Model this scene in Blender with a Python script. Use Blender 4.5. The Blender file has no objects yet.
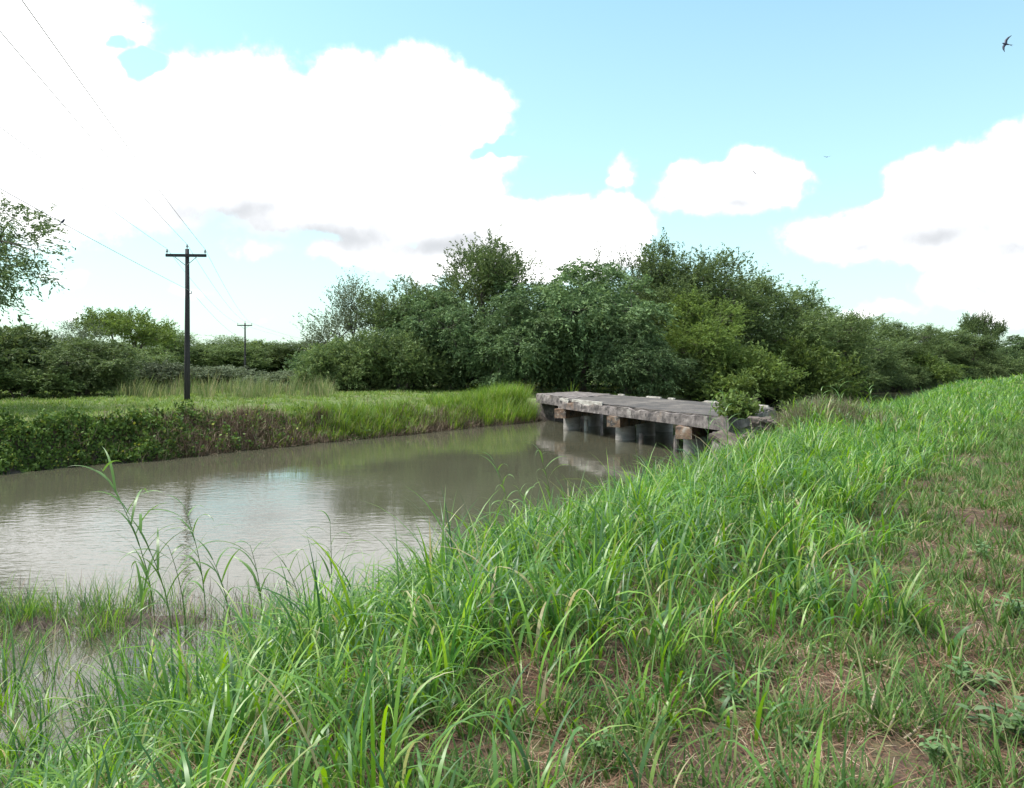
import bpy, math, random
import numpy as np
rng = np.random.default_rng(7)
random.seed(7)
sc = bpy.context.scene
col = sc.collection
F = 800.0; HZ = 365.0; EYE = 2.6
DECK_Z = 1.2

def at(px, D, py=None, z=None):
    x = (px - 512) * D / F
    if py is not None: z = EYE - (py - HZ) * D / F
    return (x, D, z)

# ------------------------------------------------------------------ helpers
def tag(o, label=None, cat=None, group=None, kind=None):
    if label: o['label'] = label
    if cat: o['category'] = cat
    if group: o['group'] = group
    if kind: o['kind'] = kind
    return o

def mesh_np(name, V, Fq, smooth=False, mat=None):
    V = np.asarray(V, dtype=np.float32).reshape(-1, 3); Fq = np.asarray(Fq, dtype=np.int32)
    k = Fq.shape[1]; n = len(Fq)
    me = bpy.data.meshes.new(name)
    me.vertices.add(len(V)); me.vertices.foreach_set('co', V.ravel())
    me.loops.add(n * k); me.loops.foreach_set('vertex_index', Fq.ravel())
    me.polygons.add(n); me.polygons.foreach_set('loop_start', np.arange(0, n * k, k, dtype=np.int32))
    try: me.polygons.foreach_set('loop_total', np.full(n, k, dtype=np.int32))
    except Exception: pass
    if smooth: me.polygons.foreach_set('use_smooth', np.ones(n, dtype=bool))
    me.update(calc_edges=True)
    if mat: me.materials.append(mat)
    return me

def obj(name, me, parent=None, mat=None):
    o = bpy.data.objects.new(name, me); col.objects.link(o)
    if mat and not me.materials: me.materials.append(mat)
    if parent: o.parent = parent
    return o

def empty(name, loc, rz=0, s=(1, 1, 1)):
    o = bpy.data.objects.new(name, None); col.objects.link(o)
    o.location = loc; o.rotation_euler = (0, 0, rz); o.scale = s
    o.empty_display_size = .3
    return o

class MB:
    def __init__(s): s.v = []; s.f = []
    def add(s, V, Fc):
        b = len(s.v); s.v += [tuple(map(float, p)) for p in V]; s.f += [tuple(i + b for i in q) for q in Fc]
    def build(s, name, mat, parent=None, smooth=False):
        me = bpy.data.meshes.new(name); me.from_pydata(s.v, [], s.f); me.update()
        if smooth: me.polygons.foreach_set('use_smooth', [True] * len(me.polygons))
        me.materials.append(mat)
        return obj(name, me, parent)

def tube(mb, pts, radii, sides=6, cap=True):
    pts = [np.array(p, float) for p in pts]; V = []; n = len(pts)
    for i, p in enumerate(pts):
        d = pts[min(i + 1, n - 1)] - pts[max(i - 1, 0)]; d /= (np.linalg.norm(d) + 1e-9)
        a = np.cross(d, (0, 0, 1) if abs(d[2]) < .9 else (1, 0, 0)); a /= np.linalg.norm(a); b = np.cross(d, a)
        for k in range(sides):
            t = 2 * math.pi * k / sides
            V.append(p + radii[i] * (a * math.cos(t) + b * math.sin(t)))
    Fc = []
    for i in range(n - 1):
        for k in range(sides):
            Fc.append((i * sides + k, i * sides + (k + 1) % sides, (i + 1) * sides + (k + 1) % sides, (i + 1) * sides + k))
    if cap: Fc.append(tuple(range(sides))[::-1]); Fc.append(tuple(range((n - 1) * sides, n * sides)))
    mb.add(V, Fc)

def sn(x, y, s=1.0, seed=0):            # cheap smooth 2-D noise in -1..1
    r = np.random.default_rng(seed + 100); out = 0; amp = 1; tot = 0
    for o in range(4):
        for k in range(3):
            a = r.uniform(0, 6.283); ph = r.uniform(0, 6.283)
            f = (2 ** o) * r.uniform(.7, 1.3) / s
            out = out + amp * np.sin((x * math.cos(a) + y * math.sin(a)) * f * 6.283 + ph + 1.3 * np.sin((y * math.cos(a) - x * math.sin(a)) * f * 4 + ph))
            tot += amp
        amp *= .55
    return out / tot * 2.2

def sstep(a, b, x):
    t = np.clip((x - a) / (b - a), 0, 1); return t * t * (3 - 2 * t)

# ------------------------------------------------------------------ materials
def nt(mat):
    mat.use_nodes = True; t = mat.node_tree; t.nodes.clear(); return t
def N(t, typ, **kw):
    n = t.nodes.new(typ)
    for k, v in kw.items():
        if k.startswith('i_'):
            key = k[2:]; key = int(key) if key.isdigit() else key
            n.inputs[key].default_value = v
        else: setattr(n, k, v)
    return n
def ramp(t, stops):
    r = t.nodes.new('ShaderNodeValToRGB'); e = r.color_ramp.elements
    e[0].position, e[0].color = stops[0][0], (*stops[0][1], 1); e[1].position, e[1].color = stops[-1][0], (*stops[-1][1], 1)
    for p, c in stops[1:-1]:
        q = e.new(p); q.color = (*c, 1)
    return r

def leaf_mat(name, stops, trans=.3, rough=.6, objvar=.22, spec=.14, big=None):
    m = bpy.data.materials.new(name); t = nt(m); L = t.links.new
    g = N(t, 'ShaderNodeNewGeometry'); r = ramp(t, stops); L(g.outputs['Random Per Island'], r.inputs[0])
    oi = N(t, 'ShaderNodeObjectInfo'); hs = N(t, 'ShaderNodeHueSaturation')
    mr = N(t, 'ShaderNodeMapRange'); mr.inputs['To Min'].default_value = 1 - objvar; mr.inputs['To Max'].default_value = 1 + objvar
    tc = N(t, 'ShaderNodeNewGeometry'); nz = N(t, 'ShaderNodeTexNoise'); nz.inputs['Scale'].default_value = .9; nz.inputs['Detail'].default_value = 3
    L(tc.outputs['Position'], nz.inputs['Vector'])
    mr2 = N(t, 'ShaderNodeMapRange'); mr2.inputs['From Min'].default_value = .3; mr2.inputs['From Max'].default_value = .7; mr2.inputs['To Min'].default_value = .72; mr2.inputs['To Max'].default_value = 1.3
    L(nz.outputs[0], mr2.inputs[0])
    mu = N(t, 'ShaderNodeMath', operation='MULTIPLY'); L(mr.outputs[0], mu.inputs[0]); L(mr2.outputs[0], mu.inputs[1])
    L(oi.outputs['Random'], mr.inputs[0]); L(mu.outputs[0], hs.inputs['Value']); L(r.outputs[0], hs.inputs['Color'])
    p = N(t, 'ShaderNodeBsdfPrincipled'); p.inputs['Roughness'].default_value = rough; p.inputs['Specular IOR Level'].default_value = spec
    L(hs.outputs[0], p.inputs['Base Color'])
    tr = N(t, 'ShaderNodeBsdfTranslucent'); h2 = N(t, 'ShaderNodeHueSaturation', i_Saturation=1.15, i_Value=1.5, i_Hue=.485); L(hs.outputs[0], h2.inputs['Color']); L(h2.outputs[0], tr.inputs[0])
    mx = N(t, 'ShaderNodeMixShader'); mx.inputs[0].default_value = trans
    L(p.outputs[0], mx.inputs[1]); L(tr.outputs[0], mx.inputs[2])
    o = N(t, 'ShaderNodeOutputMaterial'); L(mx.outputs[0], o.inputs[0])
    return m

def noise_mat(name, stops, scale=4, detail=8, rough=.85, bump=.3, bscale=None, stretch=None, extra=None, metallic=0):
    m = bpy.data.materials.new(name); t = nt(m); L = t.links.new
    tc = N(t, 'ShaderNodeTexCoord'); mp = N(t, 'ShaderNodeMapping'); L(tc.outputs['Object'], mp.inputs[0])
    if stretch: mp.inputs['Scale'].default_value = stretch
    n = N(t, 'ShaderNodeTexNoise', i_Scale=scale, i_Detail=detail, i_Roughness=.65); L(mp.outputs[0], n.inputs['Vector'])
    r = ramp(t, stops); L(n.outputs[0], r.inputs[0]); c = r.outputs[0]
    if extra:
        for (sc2, lo, hi, cc) in extra:
            n2 = N(t, 'ShaderNodeTexNoise', i_Scale=sc2, i_Detail=6, i_Roughness=.7); L(mp.outputs[0], n2.inputs['Vector'])
            r2 = ramp(t, [(lo, (0, 0, 0)), (hi, (1, 1, 1))]); L(n2.outputs[0], r2.inputs[0])
            mx = N(t, 'ShaderNodeMix', data_type='RGBA'); L(r2.outputs[0], mx.inputs[0]); L(c, mx.inputs[6]); mx.inputs[7].default_value = (*cc, 1); c = mx.outputs[2]
    p = N(t, 'ShaderNodeBsdfPrincipled', i_Roughness=rough, i_Metallic=metallic); L(c, p.inputs['Base Color'])
    nb = N(t, 'ShaderNodeTexNoise', i_Scale=bscale or scale * 4, i_Detail=6); L(mp.outputs[0], nb.inputs['Vector'])
    b = N(t, 'ShaderNodeBump', i_Strength=bump, i_Distance=.03); L(nb.outputs[0], b.inputs['Height']); L(b.outputs[0], p.inputs['Normal'])
    o = N(t, 'ShaderNodeOutputMaterial'); L(p.outputs[0], o.inputs[0])
    return m

M = {}
M['grass'] = leaf_mat('tall_grass_blade', [(0, (.035, .10, .028)), (.3, (.065, .165, .036)), (.6, (.11, .235, .034)), (.85, (.18, .32, .04)), (.95, (.21, .31, .08)), (.985, (.36, .32, .17)), (1, (.4, .34, .2))], trans=.38, rough=.42, spec=.5, objvar=0)
M['track'] = leaf_mat('track_grass_blade', [(0, (.05, .10, .032)), (.45, (.08, .155, .04)), (.85, (.125, .21, .055)), (1, (.28, .25, .14))], trans=.3, rough=.5, objvar=0)
M['lawn'] = leaf_mat('short_grass_blade', [(0, (.09, .15, .038)), (.5, (.135, .215, .05)), (.9, (.19, .25, .07)), (1, (.34, .3, .16))], trans=.3, rough=.5, objvar=0)
M['tuft'] = leaf_mat('bank_grass_blade', [(0, (.07, .14, .025)), (.5, (.12, .21, .035)), (.9, (.17, .24, .05)), (1, (.3, .26, .14))], trans=.35, rough=.5, objvar=0)
M['straw'] = leaf_mat('dry_straw', [(0, (.10, .045, .03)), (.45, (.19, .105, .07)), (.85, (.32, .23, .15)), (1, (.5, .42, .3))], trans=.15, rough=.7, objvar=0)
M['drybrush'] = leaf_mat('dry_grey_brush', [(0, (.12, .10, .06)), (.4, (.2, .17, .11)), (.7, (.16, .19, .08)), (1, (.36, .31, .23))], trans=.1, rough=.8, objvar=0)
M['brush'] = leaf_mat('dead_brush', [(0, (.07, .045, .035)), (.5, (.15, .105, .08)), (1, (.28, .22, .17))], trans=.05, rough=.8, objvar=.1)
M['brush2'] = leaf_mat('dead_root_tangle', [(0, (.045, .03, .02)), (.4, (.125, .088, .06)), (.8, (.23, .175, .12)), (1, (.38, .31, .22))], trans=.05, rough=.8, objvar=0)
M['reedgrass'] = leaf_mat('tan_reed_blade', [(0, (.09, .14, .05)), (.5, (.14, .18, .07)), (.8, (.2, .21, .1)), (1, (.32, .29, .17))], trans=.3, rough=.6, objvar=0)
M['reed'] = leaf_mat('reed_leaf', [(0, (.07, .15, .035)), (.6, (.11, .21, .05)), (1, (.2, .27, .1))], trans=.35, rough=.4, spec=.5, objvar=.1)
M['mesq'] = leaf_mat('mesquite_leaf', [(0, (.066, .1, .04)), (.5, (.1, .146, .054)), (1, (.16, .21, .08))], trans=.25)
M['mesq_light'] = leaf_mat('light_mesquite_leaf', [(0, (.075, .115, .032)), (.5, (.108, .162, .042)), (1, (.165, .22, .065))], trans=.3)
M['droop'] = leaf_mat('dark_drooping_leaf', [(0, (.066, .108, .048)), (.5, (.1, .158, .066)), (1, (.16, .23, .095))], trans=.22)
M['olive'] = leaf_mat('grey_olive_leaf', [(0, (.075, .095, .055)), (.5, (.108, .135, .075)), (1, (.16, .19, .11))], trans=.2)
M['broad'] = leaf_mat('broad_tree_leaf', [(0, (.05, .085, .03)), (.5, (.08, .125, .045)), (1, (.15, .2, .09))], trans=.3, spec=.25)
M['vine'] = leaf_mat('vine_leaf', [(0, (.045, .085, .022)), (.5, (.08, .14, .032)), (.93, (.13, .2, .05)), (1, (.28, .3, .06))], trans=.2, objvar=0)
M['weed'] = leaf_mat('broad_weed_leaf', [(0, (.08, .15, .05)), (.6, (.12, .2, .075)), (1, (.19, .27, .13))], trans=.25, spec=.4)
M['bark'] = noise_mat('grey_brown_bark', [(.3, (.045, .036, .03)), (.7, (.14, .115, .095))], scale=6, stretch=(1, 1, .25), bump=.6)
M['pole'] = noise_mat('creosoted_wood', [(.3, (.012, .011, .014)), (.65, (.035, .03, .034)), (.8, (.07, .055, .05))], scale=5, stretch=(4, 4, .25), bump=.5, rough=.8)
M['wire'] = noise_mat('weathered_wire', [(.3, (.2, .2, .21)), (.7, (.32, .32, .33))], scale=2, bump=0, rough=.5, metallic=.3)
M['glass_ins'] = noise_mat('grey_insulator', [(.3, (.12, .13, .15)), (.7, (.3, .32, .34))], scale=20, bump=0, rough=.2)
M['bird'] = noise_mat('dark_blue_feathers', [(.3, (.012, .014, .03)), (.7, (.04, .045, .09))], scale=20, bump=.1, rough=.5)
M['stem'] = noise_mat('dead_stem', [(.3, (.2, .15, .1)), (.7, (.42, .35, .24))], scale=12, bump=.2)
M['rock'] = noise_mat('broken_concrete', [(.35, (.05, .038, .034)), (.55, (.12, .09, .078)), (.75, (.26, .21, .18))], scale=3, bump=.7)
conc = [(.3, (.035, .03, .03)), (.45, (.10, .082, .078)), (.58, (.19, .16, .15)), (.75, (.4, .37, .34))]
M['conc'] = noise_mat('stained_concrete', conc, scale=3.2, bump=.6, bscale=9, extra=[(.8, .58, .7, (.15, .09, .06)), (2.2, .56, .64, (.03, .026, .026)), (5, .66, .72, (.55, .52, .47))])
M['conc_edge'] = noise_mat('spalled_white_concrete', [(.3, (.2, .17, .15)), (.6, (.42, .39, .35)), (.8, (.62, .59, .54))], scale=4, bump=.7)
M['cap'] = noise_mat('rust_stained_concrete', [(.3, (.08, .06, .05)), (.45, (.19, .11, .07)), (.56, (.24, .16, .11)), (.7, (.34, .29, .25))], scale=3, bump=.5, extra=[(3.5, .5, .6, (.09, .075, .068)), (9, .6, .66, (.4, .36, .32))])
M['pile'] = noise_mat('grey_concrete_pipe', [(.3, (.17, .15, .14)), (.7, (.33, .3, .275))], scale=2, bump=.3, stretch=(1, 1, 3))
M['asph'] = noise_mat('worn_asphalt_deck', [(.32, (.03, .026, .025)), (.52, (.075, .062, .056)), (.68, (.17, .145, .125))], scale=1.3, bump=.5, bscale=12, extra=[(2.5, .6, .75, (.14, .13, .09))])

# ------------------------------------------------------------------ canal plan
LB = np.array([(-75, -66), (-45.2, -26), (-23.2, 4), (-12.3, 18.9), (-6.9, 26.2), (-3.0, 31.3), (.7, 36.3), (3.2, 39.2), (9, 43.6), (18, 56), (27, 70), (45, 90), (75, 115), (120, 150), (400, 360)], float)
RB = np.array([(-20, -60), (-6, -12), (-4.2, -3), (-3.6, 2), (-3.0, 4.5), (-2.35, 6.2), (-1.5, 8.2), (.3, 11.2), (2.0, 14.2), (6.0, 21.2), (9, 25.4), (14, 33), (20, 42), (28, 56), (39, 72), (60, 92), (95, 118), (140, 150), (430, 345)], float)
def sdist(x, y, P):                # >0 on the left of the polyline's direction
    best = np.full(np.shape(x), 1e18); sg = np.zeros(np.shape(x))
    for i in range(len(P) - 1):
        a = P[i]; d = P[i + 1] - a; l2 = d @ d
        t = np.clip(((x - a[0]) * d[0] + (y - a[1]) * d[1]) / l2, 0, 1)
        dx = x - a[0] - t * d[0]; dy = y - a[1] - t * d[1]; q = dx * dx + dy * dy
        m = q < best - 1e-9
        cr = d[0] * (y - a[1]) - d[1] * (x - a[0])
        best = np.where(m, q, best); sg = np.where(m, np.sign(cr), sg)
    return np.sqrt(best) * sg
def dl_dr(x, y):
    w = .35 * sn(x, y, 5, 3) + .12 * sn(x, y, 1.3, 4)
    return sdist(x, y, LB) + w * .6, -sdist(x, y, RB) + w * .5
def height(x, y, d=None):
    x = np.asarray(x, float); y = np.asarray(y, float)
    dL, dR = d if d is not None else dl_dr(x, y)
    wl = 1.0 + 1.1 * sstep(-11, -5, x)
    zl = (1.05 - .2 * sstep(-12, -5, x) * (1 - sstep(3, 10, dL))) * sstep(-.25, wl, dL) + .05 * sn(x, y, 6, 1) * sstep(0, 2, dL)
    wr = 3.0 + 0 * x
    hump = .35 * np.exp(-(((x - 52) / 9) ** 2 + ((y - 84) / 10) ** 2)) + .62 * np.exp(-((x - 7.25) ** 2 + (y - 19.9) ** 2) / 1.9) + .2 * np.exp(-((x - 10) ** 2 + (y - 22.5) ** 2) / 4)
    zr = 1.0 * sstep(-.4, wr, dR) + (.05 * sn(x, y, 3, 2) + .02 * sn(x, y, .6, 8)) * sstep(.5, 3, dR) + hump
    depth = -np.minimum(1.3, .1 + .45 * np.maximum(0, np.minimum(-dL, -dR)))
    z = np.where(dL > -.25, zl, np.where(dR > -.4, zr, depth))
    z = np.where((dL > -.25) | (dR > -.4), z - .1 * (1 - sstep(-.3, .4, np.maximum(dL, dR))), z)
    # mud spit in the shallow water
    isl = np.exp(-(((x + 4.3) / 2.3) ** 2 + ((y - 8.15) / .62) ** 2)) * (1 + .5 * sn(x, y, 1.0, 5))
    z = np.where((dR < .1) & (dL < 0), np.maximum(z, -.2 + .225 * np.clip(isl, 0, 1.15)), z)
    return z

def axis(lo, hi, step, far, g=1.16):
    c = list(np.arange(lo, hi + step / 2, step)); s = step; x = hi
    while x < far: s *= g; x += s; c.append(x)
    s = step; x = lo
    while x > -far: s *= g; x -= s; c.insert(0, x)
    return np.array(c)
xs = axis(-32, 46, .22, 3000); ys = axis(0, 60, .22, 3000)
X, Y = np.meshgrid(xs, ys); dd = dl_dr(X, Y); Z = height(X, Y, dd)
nx, ny = len(xs), len(ys)
idx = np.arange(nx * ny).reshape(ny, nx)
Q = np.stack([idx[:-1, :-1], idx[:-1, 1:], idx[1:, 1:], idx[1:, :-1]], -1).reshape(-1, 4)
gm = mesh_np('ground', np.stack([X, Y, Z], -1), Q, smooth=True)
# ground cover colour: g = how much is green turf, m = wet mud
dL, dR = dd
turf = np.clip(sstep(.7, 1.6, dL) * (.8 + .3 * sn(X, Y, 3, 11)), 0, 1)
turfR = np.clip(.12 + .3 * sn(X, Y, 1.2, 12) + sstep(5.5, 8, dR) * .55 + sstep(9, 28, Y) * .6, 0, 1)
turf = np.where(dR > -.3, turfR, turf)
mud = np.where(dL > -.4, 1 - sstep(.3, .9, Z), 1 - sstep(-.2, .25, Z))
ca = gm.color_attributes.new('cover', 'FLOAT_COLOR', 'POINT')
cc = np.stack([turf, mud, sstep(-.2, 0, dL), np.ones_like(turf)], -1).astype(np.float32); ca.data.foreach_set('color', cc.ravel())
def ground_mat():
    m = bpy.data.materials.new('earth_and_turf'); t = nt(m); L = t.links.new
    g = N(t, 'ShaderNodeNewGeometry'); a = N(t, 'ShaderNodeVertexColor', layer_name='cover'); s = N(t, 'ShaderNodeSeparateColor'); L(a.outputs[0], s.inputs[0])
    n1 = N(t, 'ShaderNodeTexNoise', i_Scale=2.2, i_Detail=8, i_Roughness=.7); n2 = N(t, 'ShaderNodeTexNoise', i_Scale=28, i_Detail=5, i_Roughness=.7); n3 = N(t, 'ShaderNodeTexNoise', i_Scale=1.1, i_Detail=8, i_Roughness=.7)
    for n in (n1, n2, n3): L(g.outputs['Position'], n.inputs['Vector'])
    soil = ramp(t, [(.3, (.045, .024, .018)), (.5, (.085, .046, .033)), (.62, (.14, .088, .062)), (.8, (.21, .15, .10))])
    av = N(t, 'ShaderNodeMix', data_type='FLOAT'); av.inputs[0].default_value = .55; L(n1.outputs[0], av.inputs[2]); L(n2.outputs[0], av.inputs[3]); L(av.outputs[0], soil.inputs[0])
    gr = ramp(t, [(.3, (.075, .115, .03)), (.5, (.11, .165, .04)), (.62, (.15, .185, .065)), (.75, (.2, .19, .1))]); L(n3.outputs[0], gr.inputs[0])
    mudc = ramp(t, [(.3, (.022, .018, .014)), (.7, (.065, .052, .04))]); L(n2.outputs[0], mudc.inputs[0])
    f = N(t, 'ShaderNodeMath', operation='ADD'); L(s.outputs[0], f.inputs[0])
    f0 = N(t, 'ShaderNodeMath', operation='MULTIPLY_ADD'); L(n2.outputs[0], f0.inputs[0]); f0.inputs[1].default_value = 1.2; f0.inputs[2].default_value = -.6; L(f0.outputs[0], f.inputs[1]); f.use_clamp = True
    m1 = N(t, 'ShaderNodeMix', data_type='RGBA'); L(f.outputs[0], m1.inputs[0]); L(soil.outputs[0], m1.inputs[6]); L(gr.outputs[0], m1.inputs[7])
    m2 = N(t, 'ShaderNodeMix', data_type='RGBA'); L(s.outputs[1], m2.inputs[0]); L(m1.outputs[2], m2.inputs[6]); L(mudc.outputs[0], m2.inputs[7])
    p = N(t, 'ShaderNodeBsdfPrincipled'); L(m2.outputs[2], p.inputs['Base Color'])
    rr = N(t, 'ShaderNodeMapRange', i_3=.95, i_4=.45); L(s.outputs[1], rr.inputs[0]); L(rr.outputs[0], p.inputs['Roughness'])
    b = N(t, 'ShaderNodeBump', i_Strength=.8, i_Distance=.04); L(n2.outputs[0], b.inputs['Height']); L(b.outputs[0], p.inputs['Normal'])
    o = N(t, 'ShaderNodeOutputMaterial'); L(p.outputs[0], o.inputs[0]); return m
go = obj('ground', gm, mat=ground_mat()); tag(go, 'earthen levee and canal banks with turf and reddish bare soil', None, kind='structure')

# ------------------------------------------------------------------ water
def water_mat():
    m = bpy.data.materials.new('muddy_canal_water'); t = nt(m); L = t.links.new
    g = N(t, 'ShaderNodeNewGeometry')
    mp = N(t, 'ShaderNodeMapping'); mp.inputs['Rotation'].default_value = (0, 0, math.radians(-35)); mp.inputs['Scale'].default_value = (1, 2.2, 1); L(g.outputs['Position'], mp.inputs[0])
    n1 = N(t, 'ShaderNodeTexNoise', i_Scale=3.6, i_Detail=3, i_Roughness=.55); n2 = N(t, 'ShaderNodeTexNoise', i_Scale=.22, i_Detail=2); n0 = N(t, 'ShaderNodeTexNoise', i_Scale=.6, i_Detail=2)
    L(mp.outputs[0], n1.inputs['Vector']); L(g.outputs['Position'], n2.inputs['Vector']); L(mp.outputs[0], n0.inputs['Vector'])
    r = ramp(t, [(.38, (.12, .12, .12)), (.6, (1, 1, 1))]); L(n2.outputs[0], r.inputs[0])
    # wind only reaches the open left reach of the canal; the water by the bridge is sheltered
    sx = N(t, 'ShaderNodeSeparateXYZ'); L(g.outputs['Position'], sx.inputs[0])
    ad = N(t, 'ShaderNodeMath', operation='MULTIPLY_ADD'); L(sx.outputs[0], ad.inputs[0]); ad.inputs[1].default_value = 1.6; L(sx.outputs[1], ad.inputs[2])
    mr = N(t, 'ShaderNodeMapRange', i_1=20, i_2=8, i_3=.22, i_4=1.0); L(ad.outputs[0], mr.inputs[0])
    mu = N(t, 'ShaderNodeMath', operation='MULTIPLY'); L(r.outputs[0], mu.inputs[0]); L(mr.outputs[0], mu.inputs[1])
    mu2 = N(t, 'ShaderNodeMath', operation='MULTIPLY'); L(mu.outputs[0], mu2.inputs[0]); L(n1.outputs[0], mu2.inputs[1])
    b = N(t, 'ShaderNodeBump', i_Strength=.2, i_Distance=.04); L(mu2.outputs[0], b.inputs['Height'])
    b2 = N(t, 'ShaderNodeBump', i_Strength=.07, i_Distance=.05); L(n0.outputs[0], b2.inputs['Height']); L(b.outputs[0], b2.inputs['Normal'])
    p = N(t, 'ShaderNodeBsdfPrincipled', i_Roughness=.04, i_IOR=1.36)
    c = ramp(t, [(.3, (.066, .064, .043)), (.7, (.08, .076, .052))]); L(n2.outputs[0], c.inputs[0]); L(c.outputs[0], p.inputs['Base Color'])
    L(b2.outputs[0], p.inputs['Normal'])
    o = N(t, 'ShaderNodeOutputMaterial'); L(p.outputs[0], o.inputs[0]); return m
wp = np.concatenate([LB[1:-1], (RB[1:-1])[::-1]])
# strip between offset banks (runs a little under both banks)
def resample(P, n):
    s = np.r_[0, np.cumsum(np.hypot(*np.diff(P, axis=0).T))]; u = np.linspace(0, s[-1], n)
    return np.stack([np.interp(u, s, P[:, 0]), np.interp(u, s, P[:, 1])], 1)
A = resample(LB, 300); B = []
for p in A:      # matching point on the right bank
    d = np.hypot(RB[:, 0] - p[0], RB[:, 1] - p[1]); B.append(p)
tA = np.gradient(A, axis=0); tA /= np.linalg.norm(tA, axis=1)[:, None]; nA = np.stack([-tA[:, 1], tA[:, 0]], 1)
Lx = LB.copy(); V = []; Bq = resample(RB, 300)
for a, n_ in zip(A, nA): V.append((*(a + n_ * 1.2), 0))
tB = np.gradient(Bq, axis=0); tB /= np.linalg.norm(tB, axis=1)[:, None]; nB = np.stack([tB[:, 1], -tB[:, 0]], 1)
for a, n_ in zip(Bq, nB): V.append((*(a + n_ * 1.2), 0))
wq = [(i, i + 300, i + 301, i + 1) for i in range(299)]
wo = obj('water', mesh_np('water', V, wq, smooth=True), mat=water_mat()); tag(wo, 'still muddy olive canal water reflecting the clouds', None, kind='structure')

# ------------------------------------------------------------------ blades
def blades(P, H, W, az, th0, bend, nseg=5, twist=None):
    n = len(P); P = np.asarray(P, float); h = np.stack([np.cos(az), np.sin(az), np.zeros(n)], 1)
    wd = np.stack([-np.sin(az), np.cos(az), np.zeros(n)], 1)
    if twist is None: twist = rng.uniform(-.7, .7, n)
    V = np.zeros((n, (nseg + 1) * 2, 3)); pos = P.copy(); step = H / nseg
    for k in range(nseg + 1):
        t = k / nseg
        th = th0 + bend * t ** 1.4
        d = h * np.sin(th)[:, None] + np.array([0, 0, 1.]) * np.cos(th)[:, None]
        nrm = np.cross(wd, d)
        ww = wd * np.cos(twist * t)[:, None] + nrm * np.sin(twist * t)[:, None]
        w = W * (.55 + 1.1 * t * (1 - t) * 1.6) * (1 - t ** 2.2) + W * .02
        V[:, 2 * k] = pos - ww * (w / 2)[:, None]; V[:, 2 * k + 1] = pos + ww * (w / 2)[:, None]
        pos = pos + d * step[:, None]
    b = (np.arange(n) * (nseg + 1) * 2)[:, None, None]
    q = np.array([[2 * k, 2 * k + 1, 2 * k + 3, 2 * k + 2] for k in range(nseg)])[None]
    return V.reshape(-1, 3), (b + q).reshape(-1, 4)

def merge(parts):
    Vs, Qs, b = [], [], 0
    for v, q in parts: Vs.append(v); Qs.append(q + b); b += len(v)
    return np.concatenate(Vs), np.concatenate(Qs)

NEAR_RIM = [np.array((1.85, 32.0)), np.array((5.62, 20.75))]; U = np.array((.5, .866)); WID = 5.8
def in_deck(x, y, m=.15):
    d = NEAR_RIM[1] - NEAR_RIM[0]; L = np.linalg.norm(d); d = d / L
    det = d[0] * U[1] - d[1] * U[0]
    rx, ry = x - NEAR_RIM[0][0], y - NEAR_RIM[0][1]
    s = (rx * U[1] - ry * U[0]) / det; t = (d[0] * ry - d[1] * rx) / det
    return (s > -8) & (s < L + .1) & (t > np.where(s < 0, 1.25, -m)) & (t < WID + m)

def sample(y0, y1, per_m2, side=None):
    W1 = .86 * y1 + 1.6; n = int(per_m2 * (y1 - y0) * 2 * W1)
    x = rng.uniform(-W1, W1, n); y = rng.uniform(y0, y1, n); k = np.abs(x) < .86 * y + 1.6
    return x[k], y[k]

def clumped(x, y, per, spread):
    n = len(x); k = np.repeat(np.arange(n), per)
    r = spread * np.sqrt(rng.random(len(k))); a = rng.uniform(0, 6.283, len(k))
    return x[k] + r * np.cos(a), y[k] + r * np.sin(a), a, r / spread, k

# tall grass on the near bank
def tall_grass():
    parts = []
    for (y0, y1, dens, per, wm, seg) in [(1.9, 4.5, 29, 13, .9, 8), (4.5, 9, 28, 12, 1.0, 8), (9, 16, 23, 12, 1.05, 6), (16, 30, 16, 11, 1.5, 4), (30, 55, 7, 10, 2.3, 3), (55, 125, 2, 9, 4.5, 3)]:
        x, y = sample(y0, y1, dens)
        dL, dR = dl_dr(x, y)
        lim = 4.15 + .35 * sstep(5, 25, y) * 5 + .55 * sn(x, y, 2.0, 21)
        patch = sn(x, y, 1.1, 23)
        dens_p = np.where(y < 7, sstep(-1.5, .2, dR + .5 * sn(x, y, .9, 29)), sstep(-.35, .35, dR)) * (1 - sstep(lim - .25, lim + .35, dR))
        dens_p *= np.where((patch < -.8) & (y < 6), .25, 1)
        keep = (rng.random(len(x)) < dens_p) & ~in_deck(x, y, .4)
        keep &= ~((y < 3.4) & (dR > 2.9) & (rng.random(len(x)) < .75))
        keep &= ~((((x - 7.7) / 1.6) ** 2 + ((y - 19.6) / 2.2) ** 2 < 1) & (rng.random(len(x)) < .4))
        x, y = x[keep], y[keep]
        hs = (.66 + .2 * sn(x, y, 1.5, 24)) * rng.uniform(.75, 1.2, len(x)) * (1 - .25 * sstep(2.5, 4.5, -sdist(x, y, RB)))
        hs *= np.where(y < 4.5, .72, 1)*(1-.12*sstep(9,20,y))
        bx, by, a, rr, k = clumped(x, y, per, .13 * (1 + .25 * (wm - 1)))
        bz = np.maximum(height(bx, by) - .02, -.12)
        H = hs[k] * rng.uniform(.55, 1.25, len(k)); lean = rng.normal(0, .5, len(k))
        wind = .25
        az = a + rng.normal(0, .7, len(k))
        parts.append(blades(np.stack([bx, by, bz], 1), H, rng.uniform(.008, .026, len(k)) * wm, az, .08 + .4 * rr * rng.random(len(k)), rng.uniform(.6, 3.0, len(k)), seg))
    V, Q = merge(parts)
    o = obj('tall_grass', mesh_np('tall_grass', V, Q, smooth=True, mat=M['grass']))
    tag(o, 'dense bright green knee-high grass arching over the near bank', 'grass', kind='stuff')
tall_grass()

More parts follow.
